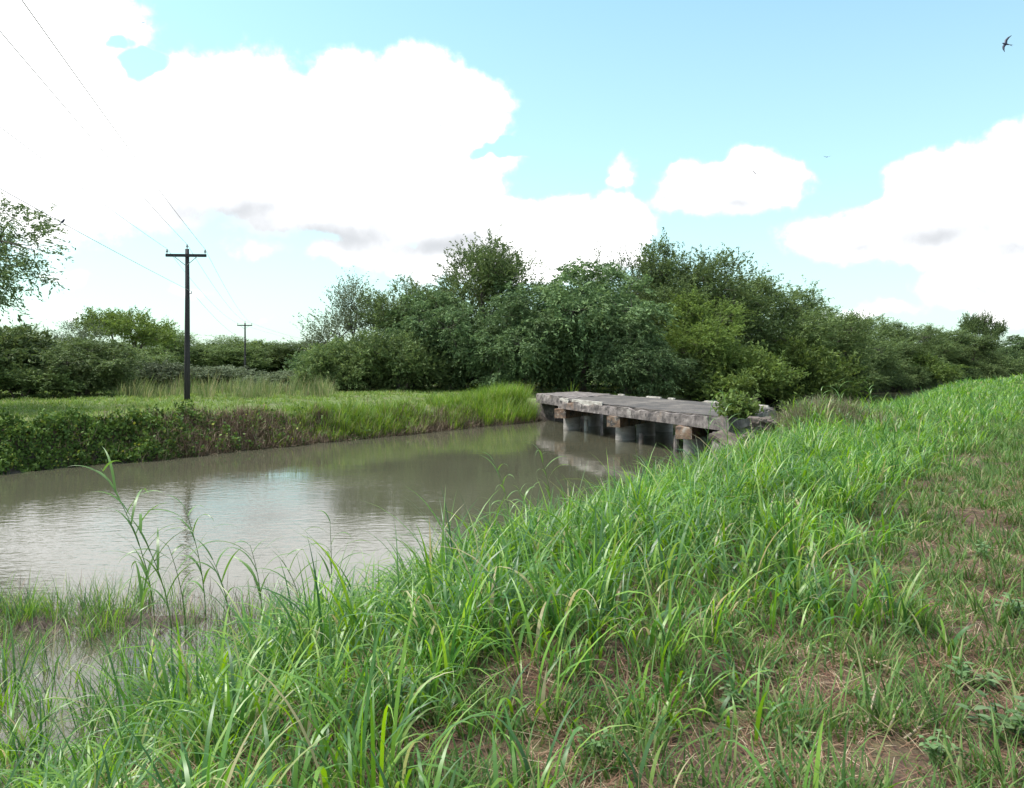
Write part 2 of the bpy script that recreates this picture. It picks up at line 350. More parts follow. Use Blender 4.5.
# low sparse grass on the mown track and beyond it
def low_grass():
    parts = []; sparts = []
    for (y0, y1, dens, per, wm, seg) in [(2.2, 6, 190, 10, 1.0, 4), (6, 12, 120, 9, 1.2, 4), (12, 24, 50, 8, 1.8, 3), (24, 50, 15, 8, 3.0, 3), (50, 130, 3.0, 7, 6, 2)]:
        x, y = sample(y0, y1, dens)
        dL, dR = dl_dr(x, y)
        lim = 3.6 + 1.5 * sstep(5, 25, y)
        p = sn(x, y, .9, 31)
        prob = np.where(dR > lim - .8, np.clip(.5 + .55 * p + .35 * sn(x, y, .35, 38) + .4 * sstep(5.5, 7.5, dR) + .45 * sstep(9, 20, y), .1, 1), .6) * (dR > .2)
        keep = (rng.random(len(x)) < prob) & ~in_deck(x, y, .3)
        x, y, dR = x[keep], y[keep], dR[keep]
        hs = rng.uniform(.07, .26, len(x)) * (1 + .25 * p[keep]) * (1 + .8 * sstep(6.3, 7.8, dR)) * (1 + .35 * sstep(10, 20, y))
        bx, by, a, rr, k = clumped(x, y, per, .07 * (1 + .3 * (wm - 1)))
        parts.append(blades(np.stack([bx, by, height(bx, by) - .01], 1), hs[k] * rng.uniform(.5, 1.3, len(k)), rng.uniform(.005, .014, len(k)) * wm, a + rng.normal(0, .8, len(k)), .2 + .7 * rr * rng.random(len(k)), rng.uniform(.3, 1.6, len(k)), seg))
    V, Q = merge(parts)
    o = obj('low_grass', mesh_np('low_grass', V, Q, smooth=True, mat=M['track'])); tag(o, 'short patchy grass on the mown levee track', 'grass', kind='stuff')
    parts = []
    for (y0, y1, dens, wm) in [(2.3, 6, 3200, 1), (6, 12, 1300, 1.3), (12, 26, 200, 2.2)]:
        x, y = sample(y0, y1, dens); dL, dR = dl_dr(x, y)
        keep = (dR > .8) & (rng.random(len(x)) < .25 + .75 * (sn(x, y, .8, 35) > .1)) & ~in_deck(x, y, .3)
        x, y = x[keep], y[keep]; n = len(x)
        parts.append(blades(np.stack([x, y, height(x, y) + rng.uniform(0, .02, n)], 1), rng.uniform(.05, .26, n), rng.uniform(.002, .0055, n) * wm, rng.uniform(0, 6.283, n), rng.uniform(1.15, 1.6, n), rng.uniform(-.2, .3, n), 2))
    V, Q = merge(parts)
    o = obj('dry_straw', mesh_np('dry_straw', V, Q, mat=M['straw'])); tag(o, 'cut dry straw and thatch lying on the bare reddish soil', 'straw', kind='stuff')
low_grass()

# mud spit: short green shoots and dead stems standing in the water
def spit():
    n = 1100; x = rng.uniform(-8.5, -1.6, n); y = rng.normal(8.1, .5, n); g = rng.random(n) < np.clip(.5 + 1.0 * sn(x, y, 1.4, 43) - .55 * sstep(-4.4, -3.2, x), .04, 1); x, y = x[g], y[g]
    z = height(x, y); k = (z > -.14); x, y, z = x[k], y[k], z[k]
    bx, by, a, rr, kk = clumped(x, y, 12, .1)
    P = np.stack([bx, by, np.maximum(height(bx, by), -.05)], 1)
    sz = np.where(sn(x, y, 1.5, 41) > 0, 1.25, .7)
    A_ = blades(P, rng.uniform(.15, .48, len(kk)) * sz[kk], rng.uniform(.004, .009, len(kk)), a, .1 + .5 * rr, rng.uniform(.2, 1.3, len(kk)), 4)
    # shallow water shoots nearer the camera
    x = rng.uniform(-5.5, -2.3, 150); y = rng.uniform(4.3, 7.4, 150)
    bx, by, a, rr, kk = clumped(x, y, 7, .07)
    B_ = blades(np.stack([bx, by, np.full(len(bx), -.05)], 1), rng.uniform(.2, .62, len(kk)), rng.uniform(.006, .012, len(kk)), a, .1 + .4 * rr, rng.uniform(.3, 1.6, len(kk)), 5)
    V, Q = merge([A_, B_])
    o = obj('marsh_grass', mesh_np('marsh_grass', V, Q, smooth=True, mat=M['grass'])); tag(o, 'marsh grass on the mud spit and in the shallows, lower left', 'grass', kind='stuff')
    n = 3000; x = rng.uniform(-8, -2.4, n); y = rng.normal(8.05, .5, n); dL, dR = dl_dr(x, y); k = dR < .3; x, y = x[k], y[k]; n = len(x)
    C_ = blades(np.stack([x, y, np.full(n, -.01)], 1), rng.uniform(.08, .4, n), rng.uniform(.004, .008, n), rng.uniform(0, 6.28, n), rng.uniform(.2, 1.5, n), rng.uniform(-.5, .8, n), 2)
    o = obj('dead_reeds', mesh_np('dead_reeds', *C_, mat=M['brush'])); tag(o, 'brown dead stalks littering the mud spit', 'dead stalks', kind='stuff')
spit()

# far (left) bank: lawn, tufts, vines, dead brush, tan reeds
def bankpts(n, px0, px1, d0, d1):
    s = np.r_[0, np.cumsum(np.hypot(*np.diff(LB, axis=0).T))]; u = rng.uniform(s[1], s[8], n * 4)
    x = np.interp(u, s, LB[:, 0]); y = np.interp(u, s, LB[:, 1]); k = (y > 6); x, y, u = x[k], y[k], u[k]
    px = 512 + F * x / y; k = (px > px0) & (px < px1); x, y, u = x[k][:n], y[k][:n], u[k][:n]
    gx = np.interp(u + .5, s, LB[:, 0]) - x; gy = np.interp(u + .5, s, LB[:, 1]) - y; g = np.hypot(gx, gy)
    d = rng.uniform(d0, d1, len(x)); x = x - gy / g * d; y = y + gx / g * d
    return x, y, sdist(x, y, LB), 512 + F * x / y
def left_bank():
    parts = []
    for (y0, y1, dens, per, wm) in [(16, 30, 26, 8, 1.0), (30, 48, 15, 7, 1.5), (48, 75, 3, 7, 3)]:
        x, y = sample(y0, y1, dens); dL, dR = dl_dr(x, y)
        k = (dL > .75 + 1.0 * sstep(-11, -5, x) + .35 * sn(x, y, 2.4, 58)) & (rng.random(len(x)) < .8 + .3 * sn(x, y, 2, 51)) & ~in_deck(x, y, .3); x, y = x[k], y[k]
        bx, by, a, rr, kk = clumped(x, y, per, .14)
        parts.append(blades(np.stack([bx, by, height(bx, by) - .01], 1), rng.uniform(.07, .24, len(kk)) * (1 + .3 * sn(bx, by, 2.5, 52)), rng.uniform(.012, .026, len(kk)) * wm, a, .2 + .5 * rr, rng.uniform(.2, 1.3, len(kk)), 3))
    V, Q = merge(parts); o = obj('lawn_grass', mesh_np('lawn_grass', V, Q, mat=M['lawn'])); tag(o, 'short green turf covering the flat far bank', 'grass', kind='stuff')
    # taller bright tufts hanging to the water
    x, y = sample(22, 43, 24); dL, dR = dl_dr(x, y); px = 512 + F * x / y
    w1 = 1.6 * np.exp(-((px - 362) / 50) ** 2) + 1.4 * np.exp(-((px - 500) / 46) ** 2) + .05 * (px > 220)*(px<540)
    k = (dL > .05) & (dL < 2.0 + 2.4 * (px > 430)) & (rng.random(len(x)) < w1) & ~in_deck(x, y, .1); x, y, px = x[k], y[k], px[k]
    bx, by, a, rr, kk = clumped(x, y, 16, .25)
    hh = (.42 + .2 * np.exp(-((px - 362) / 45) ** 2) + .45 * sstep(440, 520, px)) * rng.uniform(.7, 1.2, len(px))
    V, Q = blades(np.stack([bx, by, height(bx, by) - .02], 1), hh[kk] * rng.uniform(.6, 1.3, len(kk)), rng.uniform(.014, .03, len(kk)), a, .08 + .35 * rr, rng.uniform(.2, 1.3, len(kk)), 4)
    o = obj('bank_grass', mesh_np('bank_grass', V, Q, mat=M['tuft'])); tag(o, 'taller light green grass tufts along the far waterline', 'grass', kind='stuff')
    # vines at the left
    x, y, dL, px = bankpts(100000, -260, 420, -.5, 1.6); n = len(x)
    pr = (1 - sstep(150, 240, px + 60 * sn(x, y, 2, 61))) + .12
    dL = dl_dr(x, y)[0]; k = (dL > -.12) & (dL < 1.1 + .3 * sn(x, y, 2, 62)) & (rng.random(n) < pr); x, y, dL = x[k], y[k], dL[k]
    z = height(x, y) + rng.uniform(-.02, .34, len(x)) * np.maximum(.1, .6 + .9 * sn(x, y, .9, 63)) + .02
    V, Q = quads(np.stack([x, y, z], 1), .085, .065)
    o = obj('vines', mesh_np('vines', V, Q, mat=M['vine'])); tag(o, 'dark green creeping vines over the far bank at left', 'vines', kind='stuff')
    # dead brush
    x, y, dL, px = bankpts(90000, 60, 545, -.5, 2.2); n = len(x)
    pr = sstep(130, 200, px) * (1 - .9 * np.exp(-((px - 362) / 42) ** 2)) * (1 - .65 * sstep(400, 470, px)) + .15
    dL = dl_dr(x, y)[0]; k = (dL > -.15) & (dL < 1.25 + .5 * sn(x, y, 2, 64)) & (rng.random(n) < pr); x, y = x[k], y[k]; n = len(x)
    V, Q = blades(np.stack([x, y, height(x, y)], 1), rng.uniform(.12, .48, n), rng.uniform(.008, .024, n), rng.uniform(0, 6.28, n), rng.uniform(.1, 1.5, n), rng.uniform(-.8, 1.5, n), 3)
    o = obj('dead_brush', mesh_np('dead_brush', V, Q, mat=M['brush2'])); tag(o, 'brown dead twigs and roots on the eroded far bank', 'brush', kind='stuff')
    # tan reeds before the thicket
    x, y = sample(36, 56, 5); px = 512 + F * x / y; dL, dR = dl_dr(x, y)
    k = (px > 118) & (px < 330) & (dL > 3) & (y > 38 + 4 * sn(x, y, 5, 66)) & (rng.random(len(x)) < .55 + .5 * sn(x, y, 3, 67)); x, y = x[k], y[k]
    bx, by, a, rr, kk = clumped(x, y, 12, .35); hh = rng.uniform(.35, 1.1, len(x)) * (1 + .35 * sn(x, y, 4, 68))
    V, Q = blades(np.stack([bx, by, height(bx, by)], 1), hh[kk] * rng.uniform(.5, 1.2, len(kk)), rng.uniform(.02, .045, len(kk)), a, .05 + .3 * rr, rng.uniform(.1, .9, len(kk)), 3)
    o = obj('reed_bed', mesh_np('reed_bed', V, Q, mat=M['reedgrass'])); tag(o, 'pale tan and green reeds between the turf and the thicket', 'reeds', kind='stuff')

def quads(P, L, W, axis=None, rnd=1.0):
    n = len(P)
    a = rng.normal(0, 1, (n, 3)) * rnd
    if axis is not None: a = a + axis
    a /= np.linalg.norm(a, axis=1)[:, None]; b = np.cross(a, rng.normal(0, 1, (n, 3))); b /= np.linalg.norm(b, axis=1)[:, None]
    s = rng.uniform(.5, 1.5, (n, 1)); a = a * L * s / 2; b = b * W * s / 2
    V = np.stack([P - a, P + b - a * .1, P + a, P - b - a * .1], 1).reshape(-1, 3)
    return V, np.arange(4 * n).reshape(-1, 4)
left_bank()

# brush and weeds where the bridge meets the near bank
def rubble_brush():
    n = 9000; x = rng.normal(7.35, .85, n); y = rng.normal(19.9, .9, n); k = ~in_deck(x, y, -.35); x, y = x[k], y[k]; n = len(x)
    V, Q = blades(np.stack([x, y, np.maximum(height(x, y),.0)], 1), rng.uniform(.2, .62, n), rng.uniform(.006, .016, n), rng.uniform(0, 6.28, n), rng.uniform(.1, 1.3, n), rng.uniform(-.8, 1.5, n), 4)
    o = obj('dry_brush', mesh_np('dry_brush', V, Q, mat=M['drybrush'])); tag(o, 'pale dead brush heaped beside the near end of the bridge', 'brush', kind='stuff')
rubble_brush()

# ------------------------------------------------------------------ trees
def make_tree(seed, rx, rz, base, nl, ncl, nstr, nleaf, sl, leaf, droop=0., up=.4, stems=3, flat=1.0, fill=.45, lean=0.):
    """unit-metre prototype: crown half-width rx, crown half-height rz, crown centre at base+rz"""
    global rng
    keep = rng; rng = np.random.default_rng(seed); r = rng
    H = base + 2 * rz; cz = base + rz
    lobes = []
    for i in range(nl):
        a = i * 2.4 + r.uniform(-.5, .5); q = math.sqrt((i + .3) / nl) * .72
        z = cz + rz * r.uniform(-.55, .62) * (1 - q * .3)
        lobes.append((np.array([q * rx * math.cos(a), q * rx * math.sin(a), z]), r.uniform(.34, .5)))
    lobes.append((np.array([r.uniform(-.2, .2) * rx, r.uniform(-.2, .2) * rx, cz + rz * .58]), .4))
    mb = MB(); roots = []
    for s in range(stems):
        a = s * 6.283 / stems + r.uniform(-.4, .4); b0 = np.array([.12 * math.cos(a) * (stems > 1), .12 * math.sin(a) * (stems > 1), -.3])
        fork = np.array([math.cos(a) * rx * .16 * (stems > 1), math.sin(a) * rx * .16 * (stems > 1), max(base * .9, H * .28)])
        mid = (b0 + fork) / 2 + r.normal(0, .06 * H / 6, 3)
        R0 = .028 * H / math.sqrt(stems) * 1.2
        tube(mb, [b0, mid, fork], [R0 * 1.2, R0 * .9, R0 * .7], 7); roots.append((fork, R0 * .7))
    C = []; per = ncl // len(lobes)
    for (lc, lr) in lobes:
        fk, fr = min(roots, key=lambda q: np.linalg.norm(q[0][:2] - lc[:2]))
        m = fk * .5 + lc * .5 + np.array([0, 0, .08 * H]) + r.normal(0, .04 * H, 3)
        q1 = fk * .75 + m * .25
        tube(mb, [fk, q1 * .5 + m * .5, m, lc], [fr * .75, fr * .55, fr * .4, fr * .22], 5)
        for j in range(per):
            d = r.normal(0, 1, 3); d /= np.linalg.norm(d); rad = r.uniform(fill, 1.0)
            c = lc + d * rad * np.array([lr * rx, lr * rx, lr * rz * 1.1 * flat])
            c[2] = max(c[2], .15 + base * .5)
            C.append(c)
            if j % 2 == 0:
                mm = (lc * .6 + c * .4) + r.normal(0, .03 * H, 3)
                tube(mb, [lc, mm, c], [fr * .16, fr * .1, .006], 3, cap=False)
    C = np.array(C); n = len(C) * nstr; cc = np.repeat(C, nstr, 0)
    out = cc - np.array([0, 0, cz - rz * .3]); out = out / np.array([rx, rx, rz]); out /= (np.linalg.norm(out, axis=1)[:, None] + 1e-6)
    d = out * .75 + r.normal(0, .75, (n, 3)) + np.array([0, 0, up]); d /= np.linalg.norm(d, axis=1)[:, None]
    Ls = sl * r.uniform(.5, 1.25, (n, 1))
    t = np.linspace(.08, 1, nleaf)[None, :, None]
    st = cc + r.normal(0, .12, (n, 3))
    P = st[:, None] + d[:, None] * Ls[:, None] * t + np.array([0, 0, -1.]) * droop * Ls[:, None] * t ** 2
    P = P + r.normal(0, leaf * .55, P.shape)
    ax = np.repeat(d[:, None] + np.array([0, 0, -droop]), nleaf, 1).reshape(-1, 3)
    V, Q = quads(P.reshape(-1, 3), leaf * 2.1, leaf * .72, ax, .55)
    V[:, 2] = np.maximum(V[:, 2], -.05)
    tm = bpy.data.meshes.new('trunk'); tm.from_pydata(mb.v, [], mb.f); tm.update(); tm.materials.append(M['bark'])
    cm = mesh_np('crown', V, Q)
    rng = keep
    return dict(t=tm, c=cm, H=float(np.percentile(V[:, 2], 99.8)), W=2 * float(np.percentile(np.abs(V[:, :2]), 96.5)))

PR = {}
PR['mesq'] = [make_tree(10 + i, 2.8, 3.0, 1.1, 10, 330, 8, 17, .85, .06, droop=.15, up=.5, stems=3) for i in range(3)]
PR['sparse'] = [make_tree(20, 2.7, 2.6, 1.3, 7, 150, 6, 15, 1.1, .06, droop=-.1, up=.9, stems=3)]
PR['droop'] = [make_tree(30 + i, 3.0, 3.1, .1, 12, 350, 9, 16, .75, .08, droop=.75, up=.15, stems=2) for i in range(2)]
PR['bush'] = [make_tree(40 + i, 2.2, 1.25, -.15, 10, 230, 8, 15, .6, .066, droop=.2, up=.45, stems=4) for i in range(3)]
PR['umbrella'] = [make_tree(50, 3.4, 1.5, 2.4, 8, 200, 8, 13, .75, .08, droop=.1, up=.3, stems=2)]
PR['broad'] = [make_tree(60, 4.6, 2.6, 3.2, 17, 700, 10, 13, .6, .056, droop=.35, up=.1, stems=1, fill=.5)]

def plant(kind, px, D, top, wpx, mat, label, cat='tree', name='tree', group=None, zb=None, var=0, rz=None, dz=0):
    pr = PR[kind][var % len(PR[kind])]
    x, y, _ = at(px, D, z=0); g = float(height(np.array([x]), np.array([y]))[0]) if zb is None else zb
    Ht = (EYE + (HZ - top) * D / F) - g; W = wpx * D / F
    s = W / pr['W']
    e = empty(name, (x, y, g + dz), random.uniform(0, 6.283) if rz is None else rz, (s, s, Ht / pr['H']))
    tag(e, label, cat, group)
    obj('trunk', pr['t'], e)
    o = bpy.data.objects.new('crown', pr['c']); col.objects.link(o); o.parent = e
    if not pr['c'].materials: pr['c'].materials.append(M[mat])
    o.material_slots[0].link = 'OBJECT'; o.material_slots[0].material = M[mat]
    return e

GR = 'trees of the grove behind the bridge'; TH = 'trees of the thicket on the far left'; HG = 'trees lining the canal beyond the bridge'
T = [
 # near left tree
 ('broad', -134, 26, 158, 290, 'broad', 'tall leafy tree whose branches reach in from the left edge', 'tree', 'leafy_tree', None),
 # left thicket
 ('bush', -30, 37, 322, 150, 'mesq', 'tall dark bush cut off by the left edge, below the leafy branches', 'bush', 'thicket_bush', TH),
 ('mesq', 30, 40, 326, 95, 'mesq', 'olive feathery tree left of the thicket, under the hanging branches', 'tree', 'mesquite_tree', TH),
 ('droop', 84, 39, 340, 88, 'mesq', 'dark low tree with gloomy base at the turf edge, left of the flat-topped tree', 'tree', 'thicket_tree', TH),
 ('umbrella', 126, 66, 309, 82, 'mesq_light', 'flat-topped yellow-green tree standing above the thicket', 'tree', 'umbrella_tree', TH),
 ('sparse', 72, 52, 318, 70, 'olive', 'thin half-bare treetop just left of the flat-topped tree', 'tree', 'mesquite_tree', TH),
 ('mesq', 172, 104, 330, 80, 'mesq', 'mid green tree directly behind the near utility pole', 'tree', 'mesquite_tree', TH),
 ('mesq', 222, 110, 336, 84, 'mesq', 'olive tree between the two utility poles', 'tree', 'mesquite_tree', TH),
 ('bush', 265, 112, 343, 80, 'mesq_light', 'light green rounded tree just right of the far utility pole', 'tree', 'thicket_tree', TH),
 ('mesq', 302, 108, 340, 70, 'mesq', 'low green tree filling the gap left of the grove', 'tree', 'mesquite_tree', TH),
 ('bush', 148, 47, 362, 80, 'olive', 'grey-olive shrub behind the tan reeds left of the near pole', 'shrub', 'shrub', TH),
 ('bush', 222, 54, 366, 95, 'olive', 'wide low grey-green shrub right of the near pole', 'shrub', 'shrub', TH),
 ('bush', 292, 50, 371, 78, 'olive', 'grey-olive shrub on the turf at the left foot of the grove', 'shrub', 'shrub', TH),
 ('bush', 20, 37, 366, 90, 'mesq', 'low dull shrub at the turf edge below the leafy branches', 'shrub', 'shrub', TH),
 # grove
 ('sparse', 350, 52, 276, 98, 'olive', 'thin feathery half-bare tree at the left end of the grove', 'tree', 'mesquite_tree', GR),
 ('bush', 345, 48, 338, 80, 'mesq', 'dark bush under the half-bare tree', 'bush', 'undergrowth_bush', GR),
 ('mesq', 408, 52, 278, 92, 'mesq', 'olive tree between the half-bare tree and the tallest tree', 'tree', 'mesquite_tree', GR),
 ('bush', 402, 47, 330, 88, 'mesq', 'dark twiggy bush at the turf edge, left of the tallest tree', 'bush', 'undergrowth_bush', GR),
 ('mesq', 482, 54, 238, 118, 'mesq', 'tallest feathery tree of the grove, rising left of the bridge', 'tree', 'mesquite_tree', GR),
 ('droop', 446, 49, 292, 92, 'droop', 'dark dense tree below and left of the tallest tree', 'tree', 'dense_tree', GR),
 ('droop', 520, 47, 296, 98, 'droop', 'dark blue-green drooping tree below and right of the tallest tree', 'tree', 'dense_tree', GR),
 ('droop', 578, 49, 262, 135, 'droop', 'broad blue-green drooping tree right behind the far end of the bridge', 'tree', 'dense_tree', GR),
 ('sparse', 618, 58, 248, 90, 'olive', 'pale thin-crowned tree showing sky behind the broad drooping tree', 'tree', 'mesquite_tree', GR),
 ('mesq', 664, 55, 240, 112, 'mesq', 'second tallest feathery tree, above the middle of the bridge', 'tree', 'mesquite_tree', GR),
 ('droop', 628, 46, 322, 88, 'droop', 'dark drooping bush hanging behind the middle of the deck', 'bush', 'dense_bush', GR),
 ('mesq', 722, 58, 254, 118, 'mesq', 'dark green tree on the falling right shoulder of the grove', 'tree', 'mesquite_tree', GR),
 ('mesq', 694, 50, 292, 100, 'mesq_light', 'yellow-green tree in front of the second tallest one', 'tree', 'mesquite_tree', GR),
 ('mesq', 768, 60, 278, 112, 'mesq', 'olive tree lower down the right shoulder of the grove', 'tree', 'mesquite_tree', GR),
 ('bush', 738, 48, 346, 98, 'mesq_light', 'rounded light green bush just beyond the near end of the deck', 'bush', 'round_bush', GR),
 ('bush', 664, 48.5, 352, 80, 'mesq', 'shaded twiggy bush left of the rounded light green bush', 'bush', 'undergrowth_bush', GR),
 ('bush', 700, 52, 330, 96, 'mesq', 'dark bush right behind the rounded light green bush', 'bush', 'undergrowth_bush', GR),
 # hedge beyond
 ('mesq', 812, 66, 306, 100, 'mesq', 'olive tree where the grove drops to the waterside row', 'tree', 'mesquite_tree', HG),
 ('bush', 792, 56, 338, 92, 'mesq_light', 'mossy green bush overhanging the water right of the rounded bush', 'bush', 'waterside_bush', HG),
 ('mesq', 856, 80, 314, 84, 'mesq', 'first rounded tree of the waterside row after the grove', 'tree', 'mesquite_tree', HG),
 ('bush', 838, 70, 346, 72, 'mesq', 'low dark bush hanging over the far strip of water', 'bush', 'waterside_bush', HG),
 ('mesq', 896, 92, 322, 78, 'mesq', 'second rounded tree of the waterside row, above the far water', 'tree', 'mesquite_tree', HG),
 ('mesq', 932, 102, 326, 68, 'mesq', 'third rounded tree of the waterside row, left of the lone tall tree', 'tree', 'mesquite_tree', HG),
 ('bush', 912, 92, 350, 66, 'mesq_light', 'low light green bush at the foot of the waterside row', 'bush', 'waterside_bush', HG),
 ('umbrella', 981, 125, 312, 34, 'mesq', 'lone tall round-crowned tree standing up at far right', 'tree', 'umbrella_tree', HG),
 ('mesq', 966, 108, 333, 62, 'mesq', 'dense tree right under the lone tall round-crowned one', 'tree', 'mesquite_tree', HG),
 ('droop', 1014, 135, 336, 52, 'droop', 'dark tree at the right edge where the levee ends', 'tree', 'dense_tree', HG),
 ('mesq', 1052, 130, 332, 60, 'mesq', 'tree just past the right edge behind the levee', 'tree', 'mesquite_tree', HG),
]
for i, a in enumerate(T):
    plant(*a, var=i)

# undergrowth and distant woods: masses that read as one
def mass(name, label, kind, spots, mat, cat='trees'):
    Vs = []; 
    for i, (px, D, top, wpx) in enumerate(spots):
        pr = PR[kind][i % len(PR[kind])]; me = pr['c']
        if 'co' not in pr:
            a = np.zeros(len(me.vertices) * 3, np.float32); me.vertices.foreach_get('co', a); pr['co'] = a.reshape(-1, 4, 3)
        V = pr['co'][:: 2 if len(spots) > 14 else 1].copy()
        x, y, _ = at(px, D, z=0); g = float(height(np.array([x]), np.array([y]))[0])
        s = wpx * D / F / pr['W']; sz = ((EYE + (HZ - top) * D / F) - g) / pr['H']
        th = random.uniform(0, 6.28); c, s_ = math.cos(th) * s, math.sin(th) * s
        W = V.copy(); W[..., 0] = V[..., 0] * c - V[..., 1] * s_ + x; W[..., 1] = V[..., 0] * s_ + V[..., 1] * c + y; W[..., 2] = V[..., 2] * sz + g
        if len(spots) > 14:
            cen = W.mean(1, keepdims=True); W = cen + (W - cen) * 1.6
        Vs.append(W.reshape(-1, 3))
    V = np.concatenate(Vs); o = obj(name, mesh_np(name, V, np.arange(len(V)).reshape(-1, 4), mat=M[mat])); tag(o, label, cat, kind='stuff')
mass('distant_woods', 'distant belt of low woods closing the horizon', 'bush', [(px, random.uniform(150, 190), 349 + random.uniform(-4, 5), 95) for px in range(-260, 1320, 42)], 'mesq')
mass('thicket_mass', 'green undergrowth mass of the far left thicket', 'mesq', [(px, random.uniform(46, 60), 346 + random.uniform(-9, 9), 75) for px in range(-260, 150, 30)] + [(px, random.uniform(100, 122), 349 + random.uniform(-5, 5), 55) for px in range(150, 345, 24)], 'mesq')
mass('grove_undergrowth', 'shaded undergrowth beneath the grove', 'bush', [(px, 53 + .02 * (px - 330), 350 + random.uniform(-14, 6), 80) for px in (330, 370, 412, 455, 500, 545, 585, 630, 672, 715, 755)], 'droop')
mass('waterside_undergrowth', 'undergrowth along the far waterside', 'bush', [(775, 66, 345, 70), (820, 78, 348, 62), (868, 86, 346, 62), (905, 98, 346, 55), (945, 108, 350, 50), (985, 118, 352, 48), (1020, 124, 352, 48), (1060, 130, 352, 50)], 'mesq')

sl_s = np.linspace(0, 1, 16); wsx = np.interp(sl_s, [0, .25, .6, 1], [18.6, 27.8, 46, 76]); wsy = np.interp(sl_s, [0, .25, .6, 1], [57.5, 71.5, 91.5, 116.5])
mass('waterside_bushes', 'low bushes crowding the far waterline', 'bush', [(512 + F * a / b, b, HZ - (2.9 + random.uniform(-.5, .6) - EYE) * F / b, 4.6 * F / b) for a, b in zip(wsx[:13], wsy[:13])], 'mesq')
# leafy weed growing on the deck end
def leaf_bush(name, label, c, n, r, L, W, mat, cat='bush', group=None, zc=.5):
    e = empty(name, c); tag(e, label, cat, group)
    mb = MB(); P = []
    for i in range(n):
        a = rng.uniform(0, 6.283); q = r * math.sqrt(rng.random()); tip = np.array([q * math.cos(a), q * math.sin(a) , zc * rng.uniform(.45, 1.25) * (1 - .35 * (q / r) ** 2)])
        tube(mb, [(0, 0, -.05), tip * np.array([.45, .45, .6]), tip], [.008, .006, .003], 4)
        m = 16; tt = rng.uniform(.3, 1.05, m)[:, None]
        P.append(tip * tt + rng.normal(0, .06, (m, 3)))
    P = np.concatenate(P); P[:, 2] = np.maximum(P[:, 2], .02)
    mb.build('stem', M['bark'], e); obj('foliage', mesh_np('foliage', *quads(P, L, W), mat=M[mat]), e)
    return e
leaf_bush('leafy_shrub', 'bright leafy shrub growing over the near right corner of the deck', at(739, 21.0, py=418), 80, .68, .12, .07, 'mesq_light', 'shrub', zc=.58)
leaf_bush('weedy_shrub', 'small dark weedy shrub on the bank right of the bridge end', at(800, 20.5, py=418), 40, .6, .1, .03, 'mesq_light', 'shrub', zc=.5)

# ------------------------------------------------------------------ bridge
from mathutils import Vector, Matrix, noise as mn
def rough_slab(poly, z0, z1, mat, name, parent, step=.16, amp=.03, bite=.10, seed=0, closed=True):
    """prism over poly with jittered, spalled edges"""
    ring = []
    for i in range(len(poly)):
        a = np.array(poly[i]); b = np.array(poly[(i + 1) % len(poly)]); n = max(1, int(np.linalg.norm(b - a) / step))
        for k in range(n): ring.append(a + (b - a) * k / n)
    c = np.mean(ring, axis=0); n = len(ring); V = []
    lv = [0, .3, .65, .9, 1]
    for t in lv:
        for i, p in enumerate(ring):
            q = Vector((p[0] * 2.2 + seed, p[1] * 2.2, t * 2)); o = mn.noise(q) * amp + mn.noise(q * 3.1) * amp * .5
            ins = 0; dz = 0
            if t > .8:
                s = max(0, mn.noise(Vector((p[0] * 1.3, p[1] * 1.3, seed + 9))) + .12)
                ins = s * bite * (1 if t == 1 else .4); dz = -s * bite * (1.2 if t == 1 else .4)
            d = c - p; d = d / np.linalg.norm(d)
            V.append((p[0] + d[0] * (ins + o), p[1] + d[1] * (ins + o), z0 + (z1 - z0) * t + dz))
    V += [(p[0] + (c[0] - p[0]) * .12, p[1] + (c[1] - p[1]) * .12, z1) for p in ring]
    L = len(lv); Fc = []
    for l in range(L):
        for i in range(n): Fc.append((l * n + i, l * n + (i + 1) % n, (l + 1) * n + (i + 1) % n, (l + 1) * n + i))
    Fc.append(tuple(range(n))[::-1]); Fc.append(tuple(range(L * n, (L + 1) * n)))
    mb = MB(); mb.add(V, Fc); return mb.build(name, mat, parent)

br = empty('concrete_bridge', (0, 0, 0)); tag(br, 'low old concrete bridge with crumbling edges on pipe piles across the canal', 'bridge')
dv = NEAR_RIM[1] - NEAR_RIM[0]; DL = np.linalg.norm(dv); dv /= DL
def dp(s, t): return NEAR_RIM[0] + dv * s + U * t
rough_slab([dp(0, 0), dp(DL, 0), dp(DL, WID), dp(0, WID)], DECK_Z - .33, DECK_Z, M['conc'], 'deck_slab', br, amp=.035, bite=.13)
rough_slab([dp(-.03, 1.3), dp(-.03, WID - .05), (3.3, 41.3), (1.15, 38.0)], DECK_Z - .38, DECK_Z + .05, M['conc'], 'approach_slab', br, amp=.03, bite=.1, seed=5)
rough_slab([dp(.12, .14), dp(DL - .1, .14), dp(DL - .1, WID - .2), dp(.12, WID - .2)], DECK_Z - .1, DECK_Z + .035, M['asph'], 'road_surface', br, amp=.05, bite=.03, seed=3)
